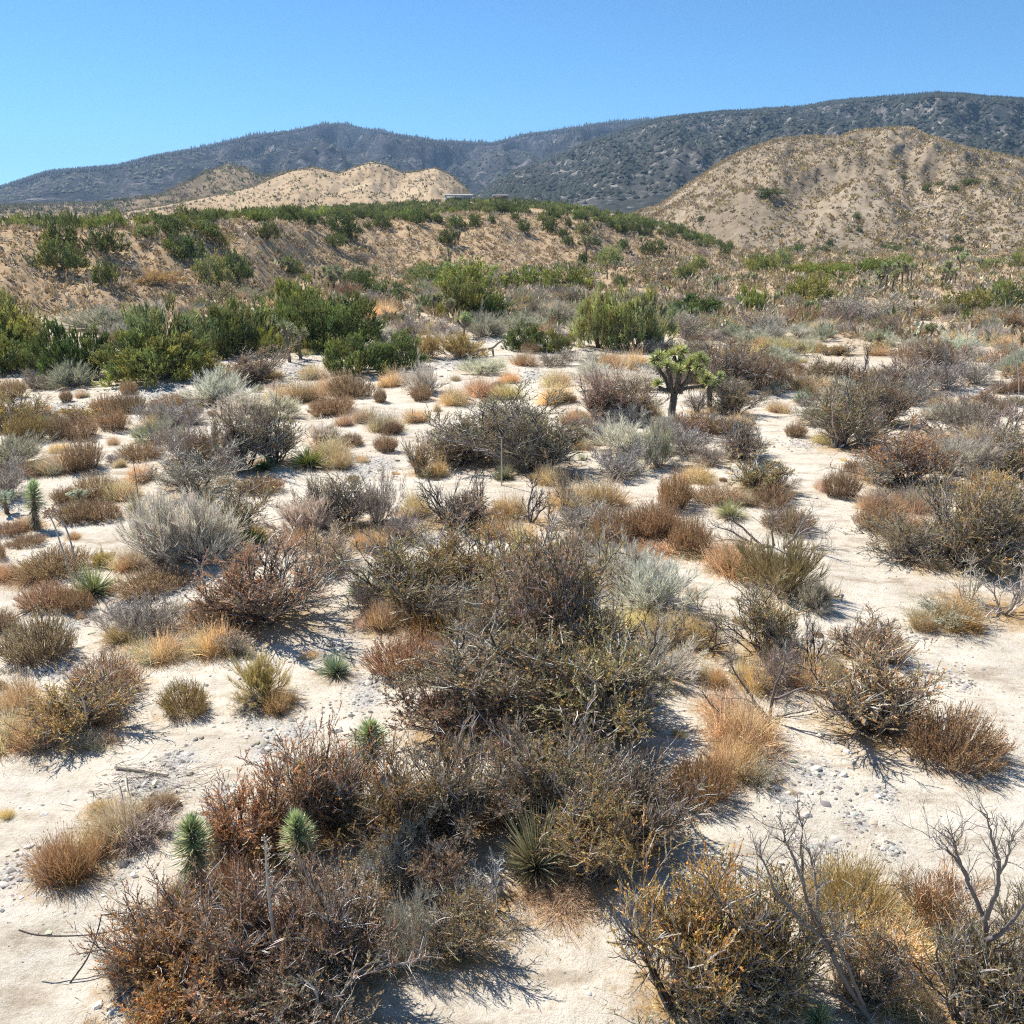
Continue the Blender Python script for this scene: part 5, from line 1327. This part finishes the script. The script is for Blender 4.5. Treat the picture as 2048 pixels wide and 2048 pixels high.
vv = octv[None] * (1 + rs.normal(0, 0.2, (n, 6, 3)))
V = np.stack([vv[..., 0] * ca[:, None] - vv[..., 1] * sa[:, None], (vv[..., 0] * sa[:, None] + vv[..., 1] * ca[:, None]) * 0.8, vv[..., 2]], -1) * gr_[:, None, None]
V += np.stack([gx, gy, terrain(gx, gy) + 0.002], -1)[:, None]
mb = MB(); mb.add(V, (np.arange(n)[:, None, None] * 6 + octf[None]).reshape(-1, 3), np.repeat(np.clip(pick(n, rs, [(0.50, 0.47, 0.42), (0.30, 0.285, 0.265), (0.64, 0.59, 0.51), (0.18, 0.17, 0.16)], [4, 3, 3, 1], 0.15), 0, 0.8), 6, 0))
stuff('gravel', mb, 'grey and white gravel strewn over the pale sand', 'gravel')
# dry straw and fallen twigs under the plants
lp, ld, ll, lc = [], [], [], []
for kd, tn, p, R, h, bb in REC:
    if kd in ('jun', 'cho') or hypot(p[0], p[1]) > 55: continue
    k = int(90 + 260 * min(R, 1.6) ** 2) if kd != 'gra' else int(120 + 420 * min(R, 1.3) ** 2)
    a = rs.uniform(0, 6.28, k); q = np.abs(rs.normal(0, 0.95, k)) * R + 0.05
    xx, yy = p[0] + np.cos(a) * q, p[1] + np.sin(a) * q
    on = np.min(np.hypot(PATH[:, 0:1] - xx[None], PATH[:, 1:2] - yy[None]) - PATH[:, 2:3], 0) > 0
    xx, yy = xx[on], yy[on]; k = len(xx)
    lp.append(np.stack([xx, yy, terrain(xx, yy) + 0.004], -1))
    a = rs.uniform(0, 6.28, k); ld.append(np.stack([np.cos(a), np.sin(a), np.where(rs.uniform(size=k) < 0.55, rs.uniform(0.6, 3.0, k), rs.uniform(0.0, 0.4, k))], -1)); ll.append(rs.uniform(0.06, 0.26, k))
    lc.append(pick(k, rs, [(0.55, 0.38, 0.17), (0.60, 0.46, 0.27), (0.30, 0.22, 0.15), (0.45, 0.42, 0.38)], [4, 3, 2, 2], 0.2))
lp = np.concatenate(lp); ld = norm(np.concatenate(ld)); ll = np.concatenate(ll); lc = np.concatenate(lc)
mb = MB(); leaves(mb, lp, ld, ll, 0.005 + 0 * ll, rs, np.clip(lc, 0, 1), tri=True)
stuff('dry_litter', mb, 'straw and fallen twigs littering the sand under the bushes', 'litter')

# ------------------------------------------------------------------ single things
def at_plane(u, v, Y):
    d = ray(u, v); t = Y / d[1]
    return np.array([d[0] * t, Y, CAM_H + d[2] * t])
def px(w, x, y):
    ox, oy, s = WINDOWS[w]; return ox + x * s, oy + y * s
def smooth_path(pts, k=5):
    p = np.array(pts, float); n = len(p)
    if n < 3: return np.array([p[0] + (p[-1] - p[0]) * t for t in np.linspace(0, 1, k + 1)])
    out = []
    for i in range(n - 1):
        p0 = p[max(i - 1, 0)]; p1 = p[i]; p2 = p[i + 1]; p3 = p[min(i + 2, n - 1)]
        for t in np.linspace(0, 1, k, endpoint=False):
            out.append(0.5 * ((2 * p1) + (-p0 + p2) * t + (2 * p0 - 5 * p1 + 4 * p2 - p3) * t * t + (-p0 + 3 * p1 - 3 * p2 + p3) * t ** 3))
    out.append(p[-1]); return np.array(out)
def tube_mb(path, r0, r1, sides=6, col=(1, 1, 1), mb=None):
    mb = mb or MB(); n = len(path)
    tubes(mb, path[None], np.linspace(r0, r1, n)[None], sides, np.array([col]))
    return mb
WOOD = lambda c: c

# forked joshua tree beside the trail
def big_joshua():
    s = 0.1553
    def q(x, y, dy=0.0): return at_plane(1250 + x * s, 650 + y * s, Yb + dy)
    P, _ = ground_at([1250 + 600 * s], [650 + 1262 * s]); Yb = P[0, 1]
    base = P[0].copy()
    root = empty('joshua_tree', base)
    tag(root, 'branching joshua tree with dark forked trunk and bright spiky crown beside the footpath', 'joshua tree')
    L = lambda pt: pt - base
    tr = smooth_path([L(q(600, 1275)), L(q(605, 1100)), L(q(625, 960)), L(q(632, 870))])
    mb = tube_mb(tr, 0.20, 0.165, 10, (0.15, 0.125, 0.10))
    shag(mb, tr[None], 0.15, np.random.default_rng(1), 160, 0.16, ((0.10, 0.085, 0.07), (0.15, 0.125, 0.10), (0.22, 0.19, 0.15)))
    obj('trunk', mb.mesh('trunk', M_BARK, True), root)
    limbs = [([(625, 890), (560, 800, .1), (520, 680, .2), (450, 590, .3), (420, 480, .35), (410, 400, .4)], [(470, 460, .2), (390, 450, .4), (440, 400, .5)]),
             ([(560, 830, .1), (500, 830, -.1), (440, 800, -.2)], [(425, 770, -.2)]),
             ([(600, 860), (590, 720, -.25), (560, 600, -.4), (540, 540, -.5)], [(545, 520, -.5), (600, 560, -.3)]),
             ([(650, 880), (690, 790, .2), (700, 640, .4), (660, 500, .5), (630, 400, .5)], [(620, 380, .5), (560, 430, .6), (690, 450, .4)]),
             ([(690, 660, .4), (720, 500, .5), (735, 370, .5)], [(740, 350, .5), (700, 330, .7)]),
             ([(660, 870), (760, 760, -.2), (840, 620, -.3), (870, 500, -.35)], [(870, 470, -.3), (820, 530, -.2), (900, 440, -.1)]),
             ([(840, 620, -.3), (920, 540, -.5), (970, 480, -.6)], [(965, 430, -.5), (1015, 480, -.6), (945, 540, -.7)]),
             ([(770, 740, -.2), (850, 680, 0), (900, 640, .1)], [(890, 640, 0), (960, 620, .2)]),
             ([(680, 860), (800, 810, .3), (930, 790, .5), (1010, 770, .6)], [(1020, 740, .6), (1050, 690, .5)]),
             ([(650, 850), (680, 700, -.5), (700, 610, -.6)], [(700, 590, -.6)])]
    r = np.random.default_rng(5)
    for pts, ends in limbs:
        path = smooth_path([L(q(*p)) for p in pts])
        mb = tube_mb(path, 0.105, 0.085, 8, (0.17, 0.14, 0.11))
        shag(mb, path[None], 0.07, r, 150, 0.26, ((0.26, 0.215, 0.15), (0.16, 0.13, 0.10), (0.36, 0.31, 0.22)))
        lo = obj('limb', mb.mesh('limb', M_BARK), root)
        for e in ends:
            c = L(q(*e)); fo = MB()
            rosette(fo, c, c - path[-2] + np.array([0, 0, 0.12]), 0.40, r, 150)
            obj('leaf_cluster', fo.mesh('leaf_cluster', M_SPIKE), lo, (0.56, 0.55, 0.25))
    # the single-stemmed neighbour
    P2, _ = ground_at([1250 + 1090 * s], [650 + 1110 * s]); Y2 = P2[0, 1]; b2 = P2[0]
    root2 = empty('joshua_tree', b2)
    tag(root2, 'single-stemmed joshua tree with few green tufts standing behind the forked one', 'joshua tree')
    Yb2 = Y2
    q2 = lambda x, y, dy=0.0: at_plane(1250 + x * s, 650 + y * s, Yb2 + dy) - b2
    path = smooth_path([q2(1090, 1125), q2(1088, 1000), q2(1085, 850), q2(1090, 780)])
    mb = tube_mb(path, 0.15, 0.13, 8, (0.20, 0.165, 0.13)); shag(mb, path[None], 0.1, r, 130, 0.2)
    tk = obj('trunk', mb.mesh('trunk', M_BARK), root2)
    for e in [(1040, 760), (1120, 800, .3), (1190, 720, .1), (1130, 720, -.2), (1225, 660, 0), (1040, 660, .2), (1085, 740, -.3)]:
        c = q2(*e); lp_ = smooth_path([path[-2], (path[-1] + c) / 2, c], 3)
        mb = tube_mb(lp_, 0.09, 0.08, 7, (0.2, 0.165, 0.13)); shag(mb, lp_[None], 0.06, r, 30, 0.18)
        lo = obj('limb', mb.mesh('limb', M_BARK), root2)
        fo = MB(); rosette(fo, c, c - path[-2] + np.array([0, 0, .15]), 0.34, r, 120)
        obj('leaf_cluster', fo.mesh('leaf_cluster', M_SPIKE), lo, (0.50, 0.51, 0.25))
big_joshua()

def on_ground(w, pts, lift=0.03):
    u = np.array([px(w, *p[:2]) for p in pts]); P, _ = ground_at(u[:, 0], u[:, 1], terrain)
    P[:, 2] += lift
    return P
def single(name, mb, label, cat, mat=None, color=None, loc=None, smooth=False):
    if loc is not None:
        for a in mb.v: a -= np.asarray(loc, np.float32)
    o = obj(name, mb.mesh(name, mat or M_BARK, smooth))
    if loc is not None: o.location = loc
    if color: o.color = (*color, 1)
    return tag(o, label, cat)

# grey fallen branch in the wash
def fallen_branch():
    Pg = on_ground('B', [(770, 598), (880, 585)]); Y = Pg[1, 1]
    pl = lambda x, y, dy=0.0: at_plane(*px('B', x, y), Y + dy)
    mb = MB(); c = (0.34, 0.29, 0.24)
    for pts, r0, r1 in [([Pg[0], pl(830, 560, -.6), pl(890, 548), pl(925, 540, .3), pl(955, 515, .6), pl(985, 495, .8)], .13, .07), ([pl(880, 552), pl(873, 572, -.3), pl(903, 592, -.6)], .09, .05), ([pl(922, 545, .3), pl(928, 568, .1), pl(930, 594, 0)], .11, .06), ([pl(955, 515, .6), pl(950, 500, .9)], .06, .03), ([pl(850, 556, -.4), pl(835, 575, -.7), pl(800, 588, -1.0)], .06, .03)]:
        tube_mb(smooth_path(pts), r0, r1, 7, c, mb)
    single('fallen_branch', mb, 'thick grey fallen branch with crooked forks lying across the sandy wash', 'branch', loc=Pg[1])
fallen_branch()

def stalk(w, pts, r0, r1, col, label, plume=0, plume_col=(0.55, 0.42, 0.28), plume_len=0.16, plume_from=0.6, extra=None):
    """a dry flower stalk rising from the first point; the others stand in the same upright plane"""
    B = on_ground(w, pts[:1], -0.02)[0]
    path = smooth_path([B] + [at_plane(*px(w, *p[:2]), B[1] + (p[2] if len(p) > 2 else 0)) for p in pts[1:]], 6)
    r = np.random.default_rng(int(B[0] * 100) % 9999)
    root = empty('yucca_stalk', B); tag(root, label, 'stalk')
    obj('pole', tube_mb(path - B, r0, r1, 7, col).mesh('pole', M_BARK, True), root)
    if plume:
        mb = MB()
        p, d, _, t = spawn((path - B)[None], plume, plume_from, 1.0, (0.7, 1.35), r)
        L = plume_len * r.uniform(0.5, 1.0, len(p)) * (1.25 - 0.7 * (t - plume_from) / (1 - plume_from))
        b = grow(p, d, L, 4, 0.22, 0.02, r)
        tubes(mb, b, taper(r1 * 0.45 + 0 * t, r1 * 0.2 + 0 * t, 4, len(p)), 3, pick(len(p), r, [plume_col, (0.62, 0.57, 0.50)], [2, 1], 0.15))
        p, d, _, t = spawn(b, 5, 0.3, 1.0, (0.4, 1.2), r)
        leaves(mb, p, d, plume_len * 0.16 * r.uniform(0.6, 1.2, len(p)), plume_len * 0.05 + 0 * t, r, pick(len(p), r, [plume_col, (0.42, 0.27, 0.13)], [2, 1], 0.2))
        obj('flower_plume', mb.mesh('flower_plume', M_TWIG), root)
    return root
stalk('D', [(412, 745), (375, 640), (335, 520), (305, 430), (285, 385), (262, 350)], 0.032, 0.014, (0.52, 0.47, 0.40), 'left-leaning pale flower stalk with tan plume rising from the twin-stalked yucca', 46, (0.55, 0.42, 0.28), 0.34, 0.78)
stalk('D', [(418, 700), (405, 570), (375, 460), (345, 400), (318, 365), (285, 330)], 0.032, 0.014, (0.40, 0.38, 0.36), 'grey arching flower stalk behind the paler one of the twin-stalked yucca', 46, (0.50, 0.38, 0.25), 0.34, 0.80)
stalk('E', [(975, 195), (975, 60), (975, -60)], 0.030, 0.022, (0.50, 0.46, 0.40), 'straight bare pale stalk standing before the dark wash-side thicket')
stalk('G', [(1545, 1560), (1515, 1320), (1485, 1080), (1470, 900), (1465, 770)], 0.030, 0.009, (0.46, 0.42, 0.37), 'dried yucca flower stalk with pale curled side branches among the rusty shrubs', 40, (0.60, 0.52, 0.42), 0.17, 0.52)
stalk('A', [(765, 1375), (750, 1260), (733, 1150)], 0.022, 0.012, (0.28, 0.20, 0.14), 'thin brown stalk rising behind the yellow-green yucca')
stalk('A', [(1620, 1135), (1540, 1085), (1400, 1035)], 0.022, 0.010, (0.52, 0.46, 0.38), 'pale flower stalk leaning far over from the broad yellow-green yucca', 26, (0.55, 0.48, 0.38), 0.2, 0.8)
stalk('C', [(1632, 545), (1638, 450), (1640, 350)], 0.035, 0.018, (0.58, 0.48, 0.32), 'tall straw-coloured stalk standing beside the lavender grey shrubs', 30, (0.6, 0.48, 0.3), 0.22, 0.4)
stalk('C', [(1085, 485), (1085, 430), (1086, 380)], 0.03, 0.02, (0.55, 0.44, 0.28), 'straw-coloured stalk beside the olive patch behind the umbrella-shaped dead tree', 26, (0.6, 0.48, 0.3), 0.22, 0.3)
stalk('C', [(862, 745), (858, 690), (850, 640)], 0.02, 0.010, (0.6, 0.55, 0.5), 'short bleached stalk beside the bluish footpath yucca', 24, (0.6, 0.52, 0.42), 0.18, 0.4)
stalk('C', [(1905, 800), (1905, 690), (1895, 570)], 0.026, 0.012, (0.62, 0.57, 0.5), 'slender bleached stalk above the pale gravel opening', 24, (0.6, 0.52, 0.42), 0.2, 0.5)
stalk('C', [(1605, 400), (1600, 340), (1598, 290)], 0.03, 0.015, (0.5, 0.42, 0.3), 'thin tan stalk beside the olive dome juniper', 16, (0.55, 0.45, 0.3), 0.2, 0.5)
stalk('C', [(1085, 735), (1085, 660), (1082, 610)], 0.035, 0.03, (0.13, 0.11, 0.10), 'thin dark stem under the umbrella-shaped dead tree')

# gnarled dead shrubs whose limbs the photograph shows one by one
def gnarled(w, base, limbs, r0, label, seed, depth=0.5, col=(0.19, 0.165, 0.145), twig=1.0):
    B = on_ground(w, [base], -0.03)[0]; r = np.random.default_rng(seed)
    root = empty('dead_shrub', B); tag(root, label, 'dead shrub')
    for i, (pts, k) in enumerate(limbs):
        dy = r.normal(0, depth)
        n = len(pts)
        P = []
        for j, p in enumerate(pts):
            off = p[2] if len(p) > 2 else dy * (j / (n - 1))
            P.append(at_plane(*px(w, p[0], p[1]), B[1] + off) - B)
        path = smooth_path(P, 5); path[:, 2] = np.maximum(path[:, 2], 0.02)
        path = path + r.normal(0, 0.008, path.shape)
        mb = MB(); tubes(mb, path[None], np.linspace(r0 * k, 0.006, len(path))[None], 6, pick(1, r, [col, tuple(1.5 * c for c in col)], [2, 1], 0.1))
        p, d, _, t = spawn(path[None], int(13 * k + 8), 0.25, 1.0, (0.4, 1.0), r, np.array([0, 0, 0.25]))
        b1 = grow(p, d, r.uniform(0.15, 0.5, len(p)) * twig, 5, 0.2, 0.03, r)
        tubes(mb, b1, taper(0.007 + 0 * t, 0.003 + 0 * t, 5, len(p)), 4, pick(len(p), r, [col, tuple(1.8 * c for c in col), tuple(3.2 * c for c in col)], [3, 2, 1], 0.1))
        p, d, _, t = spawn(b1, 6, 0.2, 1.0, (0.4, 1.0), r, np.array([0, 0, 0.2]))
        b2 = grow(p, d, r.uniform(0.06, 0.2, len(p)) * twig, 3, 0.2, 0.03, r)
        tubes(mb, b2, taper(0.0036 + 0 * t, 0.002 + 0 * t, 3, len(p)), 3, pick(len(p), r, [col, tuple(1.8 * c for c in col), tuple(3.2 * c for c in col)], [3, 2, 1], 0.1))
        obj('limb', mb.mesh('limb', M_BARK), root)
gnarled('I', (1130, 1650), [([(1130, 1650), (1010, 1450), (930, 1290), (850, 1190), (760, 1120), (650, 990), (600, 860), (545, 780)], 1.0), ([(940, 1310), (880, 1180), (825, 1060), (795, 940), (782, 760), (790, 610)], 0.8), ([(870, 1160), (860, 1000), (840, 850), (810, 760)], 0.6), ([(800, 960), (745, 830), (705, 730), (695, 660)], 0.55), ([(1110, 1610), (1030, 1400), (970, 1250), (930, 1120)], 0.7), ([(1110, 1630), (980, 1540), (830, 1490), (790, 1440)], 0.7), ([(1120, 1640), (1200, 1560), (1230, 1450)], 0.5)], 0.045, 'leaning charcoal dead shrub with long bare limbs over golden grass', 31, 0.3)
gnarled('I', (1620, 1640), [([(1620, 1640), (1700, 1400), (1735, 1250), (1720, 1120), (1660, 980), (1620, 880), (1560, 800), (1480, 740), (1440, 700)], 1.0), ([(1725, 1140), (1785, 1000), (1805, 860), (1765, 700), (1740, 590)], 0.8), ([(1640, 930), (1590, 800), (1560, 690)], 0.55), ([(1735, 1240), (1830, 1190), (1930, 1060), (1990, 960)], 0.8), ([(1640, 1620), (1790, 1540), (1930, 1400), (2000, 1330)], 0.8), ([(1800, 900), (1850, 810), (1865, 720)], 0.5)], 0.045, 'gnarled dark dead shrub with twisted grey limbs rising above olive shrubs', 32, 0.35)
gnarled('F', (640, 505), [([(640, 505), (520, 485), (420, 465), (300, 475)], 1.0), ([(570, 492), (480, 405), (400, 350)], 0.8), ([(520, 482), (430, 425), (325, 392)], 0.7), ([(640, 495), (630, 410), (642, 335)], 0.7), ([(690, 505), (745, 455), (830, 405), (915, 430)], 0.9), ([(745, 455), (785, 385), (832, 318)], 0.7), ([(700, 500), (800, 510), (900, 490)], 0.6)], 0.07, 'fallen charcoal shrub with bare branches spread along the ground by the footpath', 33, 0.25, twig=1.3)
gnarled('F', (615, 1400), [([(615, 1400), (640, 1250), (690, 1120), (700, 1050)], 0.8), ([(600, 1380), (520, 1270), (440, 1150), (420, 1080)], 0.8), ([(630, 1300), (760, 1240), (880, 1225), (940, 1215)], 0.7), ([(590, 1390), (500, 1290), (370, 1285)], 0.5), ([(620, 1400), (640, 1480), (720, 1530), (840, 1530)], 0.7), ([(600, 1400), (460, 1405), (330, 1330), (270, 1250)], 0.7)], 0.05, 'sprawling dark dead shrub with crooked arms beside the golden grass', 34, 0.3)

# bent barbed stalks over the sand
def barbed(paths, label):
    B = paths[0][0].copy(); B[2] = float(terrain(B[0], B[1]))
    mb = MB(); r = np.random.default_rng(3)
    for p in paths:
        p = p - B
        tube_mb(p, 0.013, 0.007, 5, (0.10, 0.085, 0.075), mb)
        q, d, _, t = spawn(p[None], 46, 0.02, 0.98, (0.9, 1.4), r)
        leaves(mb, q, d, r.uniform(0.02, 0.04, len(q)), 0.005 + 0 * t, r, (0.10, 0.085, 0.075))
    o = obj('barbed_stalk', mb.mesh('barbed_stalk', M_BARK)); o.location = B
    tag(o, label, 'stalk')
gA = on_ground('G', [(385, 1563), (560, 1420), (960, 1190)], 0.0)
bend = at_plane(*px('G', 560, 1187), gA[0, 1] + 0.62); 
a1 = smooth_path([gA[0], at_plane(*px('G', 480, 1430), gA[0, 1] + 0.18), at_plane(*px('G', 535, 1290), gA[0, 1] + 0.42), bend], 5)
a2 = smooth_path([bend, at_plane(*px('G', 740, 1170), gA[0, 1] + 0.55), at_plane(*px('G', 960, 1125), gA[0, 1] + 0.45)], 5)
barbed([np.concatenate([a1[:-1], a2])], 'dark barbed stalk sharply bent with one end touching the sand')
def raised(w, x, y, h):
    d = ray(*px(w, x, y)); g = on_ground(w, [(x, y)], 0)[0]; t = (CAM_H - g[2] - h) / -d[2]
    return np.array([d[0] * t, d[1] * t, CAM_H + d[2] * t])
barbed([smooth_path([raised('G', 105, 1270, .50), raised('G', 200, 1297, .48), raised('G', 360, 1303, .46), raised('G', 530, 1292, .45), raised('G', 720, 1255, .48), raised('G', 940, 1205, .5), raised('G', 1080, 1170, .5)], 5)], 'long dark barbed stalk curving out low above the sand from the rusty shrub')

# driftwood pile and loose sticks
def stick(w, pts, r0, r1, col, label, name='stick', lift=0.05):
    P = smooth_path(on_ground(w, pts, lift), 4); c = P.mean(0)
    mb = tube_mb(P, r0, r1, 6, col)
    single(name, mb, label, 'stick', loc=c)
stick('G', [(638, 380), (780, 400), (930, 425)], 0.035, 0.028, (0.62, 0.54, 0.42), 'straight pale driftwood pole lying across the driftwood pile')
stick('G', [(697, 428), (700, 490), (716, 552)], 0.016, 0.012, (0.62, 0.55, 0.45), 'short bleached stick below the driftwood pole')
stick('G', [(928, 540), (1000, 582)], 0.03, 0.022, (0.30, 0.20, 0.13), 'stubby brown stick at the end of the driftwood pile')
stick('G', [(655, 470), (672, 540), (680, 610)], 0.012, 0.008, (0.35, 0.30, 0.26), 'thin grey twig trailing out of the driftwood pile')
stick('G', [(705, 800), (770, 700), (840, 620)], 0.02, 0.008, (0.24, 0.17, 0.12), 'dark bare branch leaning over the golden grass near the driftwood pile', lift=0.18)
stick('D', [(60, 938), (150, 895), (235, 858)], 0.028, 0.02, (0.50, 0.42, 0.33), 'long tan stick lying beside the dark brown buckwheat mounds')
stick('F', [(495, 335), (560, 375), (650, 390), (755, 380)], 0.016, 0.012, (0.72, 0.66, 0.56), 'white curved stem fallen across the charcoal fallen shrub', lift=0.25)
stick('F', [(130, 405), (220, 402), (315, 393)], 0.014, 0.010, (0.66, 0.60, 0.50), 'thin white stem lying over the red-brown bushes', lift=0.35)
stick('F', [(980, 740), (972, 775)], 0.03, 0.02, (0.45, 0.38, 0.30), 'short upright grey stub at the edge of the footpath', lift=0.1)
_dp = on_ground('G', [(760, 440), (950, 470)], 0)
mb = MB(); r = np.random.default_rng(8); n = 130
q = _dp[0] + r.normal(0, 1, (n, 3)) * np.array([0.45, 0.28, 0]) + np.where(r.uniform(size=(n, 1)) < 0.35, _dp[1] - _dp[0], 0); q[:, 2] = terrain(q[:, 0], q[:, 1]) + r.uniform(0.01, 0.12, n)
a = r.normal(0.2, 0.7, n); b = grow(q, np.stack([np.cos(a), np.sin(a), r.normal(0, 0.12, n)], -1), r.uniform(0.15, 0.6, n), 3, 0.1, -0.04, r)
tubes(mb, b, taper(r.uniform(0.004, 0.010, n), 0.003 + 0 * a, 3, n), 3, pick(n, r, [(0.50, 0.45, 0.38), (0.30, 0.25, 0.20), (0.18, 0.15, 0.12)], [2, 2, 1]))
o = single('driftwood_pile', mb, 'heap of dry grey twigs washed together among pale stones', 'debris', loc=_dp[0]); o['kind'] = 'stuff'; del o['category']; o['category'] = 'debris'

# houses on the far end of the terrace
def box(mb, c, s, col=(1, 1, 1)):
    x, y, z = np.asarray(s) / 2
    v = np.array([(-x, -y, -z), (x, -y, -z), (x, y, -z), (-x, y, -z), (-x, -y, z), (x, -y, z), (x, y, z), (-x, y, z)]) + np.asarray(c)
    f = np.array([(0, 3, 2, 1), (4, 5, 6, 7), (0, 1, 5, 4), (1, 2, 6, 5), (2, 3, 7, 6), (3, 0, 4, 7)])
    mb.add(v, f, col); return mb
def gable(mb, L, W, z0, rise, over):
    x, y = L / 2 + over, W / 2 + over
    v = np.array([(-x, -y, z0), (x, -y, z0), (x, y, z0), (-x, y, z0), (-x, 0, z0 + rise), (x, 0, z0 + rise)])
    mb.add(v, np.array([(0, 1, 5, 4), (2, 3, 4, 5), (3, 2, 1, 0)])); mb.add(v, np.array([(0, 4, 3), (1, 2, 5)])); return mb
M_WALL = mat_plain('painted_wall', (0.52, 0.51, 0.49), 0.8, 0.8, 0.08); M_ROOF = mat_plain('metal_roof', (0.40, 0.39, 0.37), 0.8, 0.5, 0.1, 0.2); M_BROOF = mat_plain('brown_roof', (0.23, 0.15, 0.10), 0.8, 0.8, 0.2); M_GLASS = mat_plain('window_glass', (0.05, 0.06, 0.07), 0.15, 0, 0, 0.5); M_TIMB = mat_plain('timber_wall', (0.30, 0.20, 0.13), 0.85, 1.0, 0.2)
def house(u, frac, L, W, H, rise, wall, roof, label, wins, lift=0.0):
    a = float(az_el(np.array(u), np.array(390.0))[0])
    dt = np.interp(a, _toe_a, _toe_d); dc = dt * np.interp(a, [-0.6, -0.2, 0.15, _end_a], [1.32, 1.28, 1.24, 1.12]); d = dc * np.interp(a, [-0.6, -0.1, 0.15, _end_a], [2.6, 1.95, 1.7, 1.15]) * frac
    p = (d * sin(a), d * cos(a), float(terrain(d * sin(a), d * cos(a))) - 0.1 + lift)
    root = empty('house', p, 0.12); tag(root, label, 'house')
    obj('wall', box(MB(), (0, 0, H / 2), (L, W, H)).mesh('wall', wall), root)
    obj('roof', gable(MB(), L, W, H + 0.003, rise, 0.35).mesh('roof', roof), root)
    for wx in wins:
        obj('window', box(MB(), (wx, -W / 2 - 0.02, H * 0.6), (1.2, 0.06, 0.9)).mesh('window', M_GLASS), root)
house(917, 0.985, 13.5, 6, 2.9, 1.1, M_WALL, M_ROOF, 'long pale grey house with low gable roof at the end of the terrace', (-5, -2.2, 0.6, 3.2, 5.4), -0.3)
house(1001, 0.975, 7.0, 5, 2.6, 0.7, M_TIMB, M_ROOF, 'small brown shed with light metal roof among the terrace junipers', (-2, 1.6), 0.5)

# ------------------------------------------------------------------ labels
_seen = {}
for o, kd, tn, p, R, h in PLACED:
    nm, cat, noun = KIND[kd]
    sz = size_word(kd, R, h); col = TINT[tn][0]
    if kd == 'jos': col = 'grey-trunked'
    pw = place_words(p)
    lab = ' '.join([sz, col, noun, pw])
    if len(lab.split()) > 16: lab = ' '.join([sz.split()[-1], col, noun, pw])
    if len(lab.split()) > 16: lab = ' '.join([sz.split()[-1], col, noun, pw.split(', towards')[0]])
    o['category'] = cat; o['label'] = lab
    _seen.setdefault(lab, []).append((o, kd, tn, p))
for lab, lst in _seen.items():
    if len(lst) > 1:
        for o, kd, tn, p in lst: o['group'] = lab
_seen = {}
for o, p, r in STONE_OBJ:
    sz = 'fist-sized' if r < 0.065 else 'small' if r < 0.1 else 'flat' if r < 0.16 else 'large'
    tone = o.color[0]; c = 'dark grey' if tone < 0.95 else 'pale grey' if tone < 1.5 else 'whitish'
    if o.color[2] < 0.8 * o.color[0]: c = 'buff'
    lab = '%s %s stone on the sand %s' % (sz, c, place_words(p))
    if len(lab.split()) > 16: lab = lab.split(', towards')[0]
    o['label'] = lab; o['category'] = 'stone'; _seen.setdefault(lab, []).append(o)
for lab, lst in _seen.items():
    if len(lst) > 1:
        for o in lst: o['group'] = lab

# ------------------------------------------------------------------ haze: the air between here and the mountains
HAZE = 8.5e-5
mb = box(MB(), (0, 0, 322), (19000, 19000, 660))
m, nt, out = new_mat('haze')
pv = N(nt, 'ShaderNodeVolumePrincipled', ins={'Density': HAZE, 'Color': (0.44, 0.69, 1.0, 1), 'Anisotropy': 0.1})
nt.links.new(pv.outputs[0], out.inputs['Volume'])
o = obj('haze', mb.mesh('haze', m)); tag(o, 'thin blue haze filling the air over the whole valley', 'haze', kind='stuff')
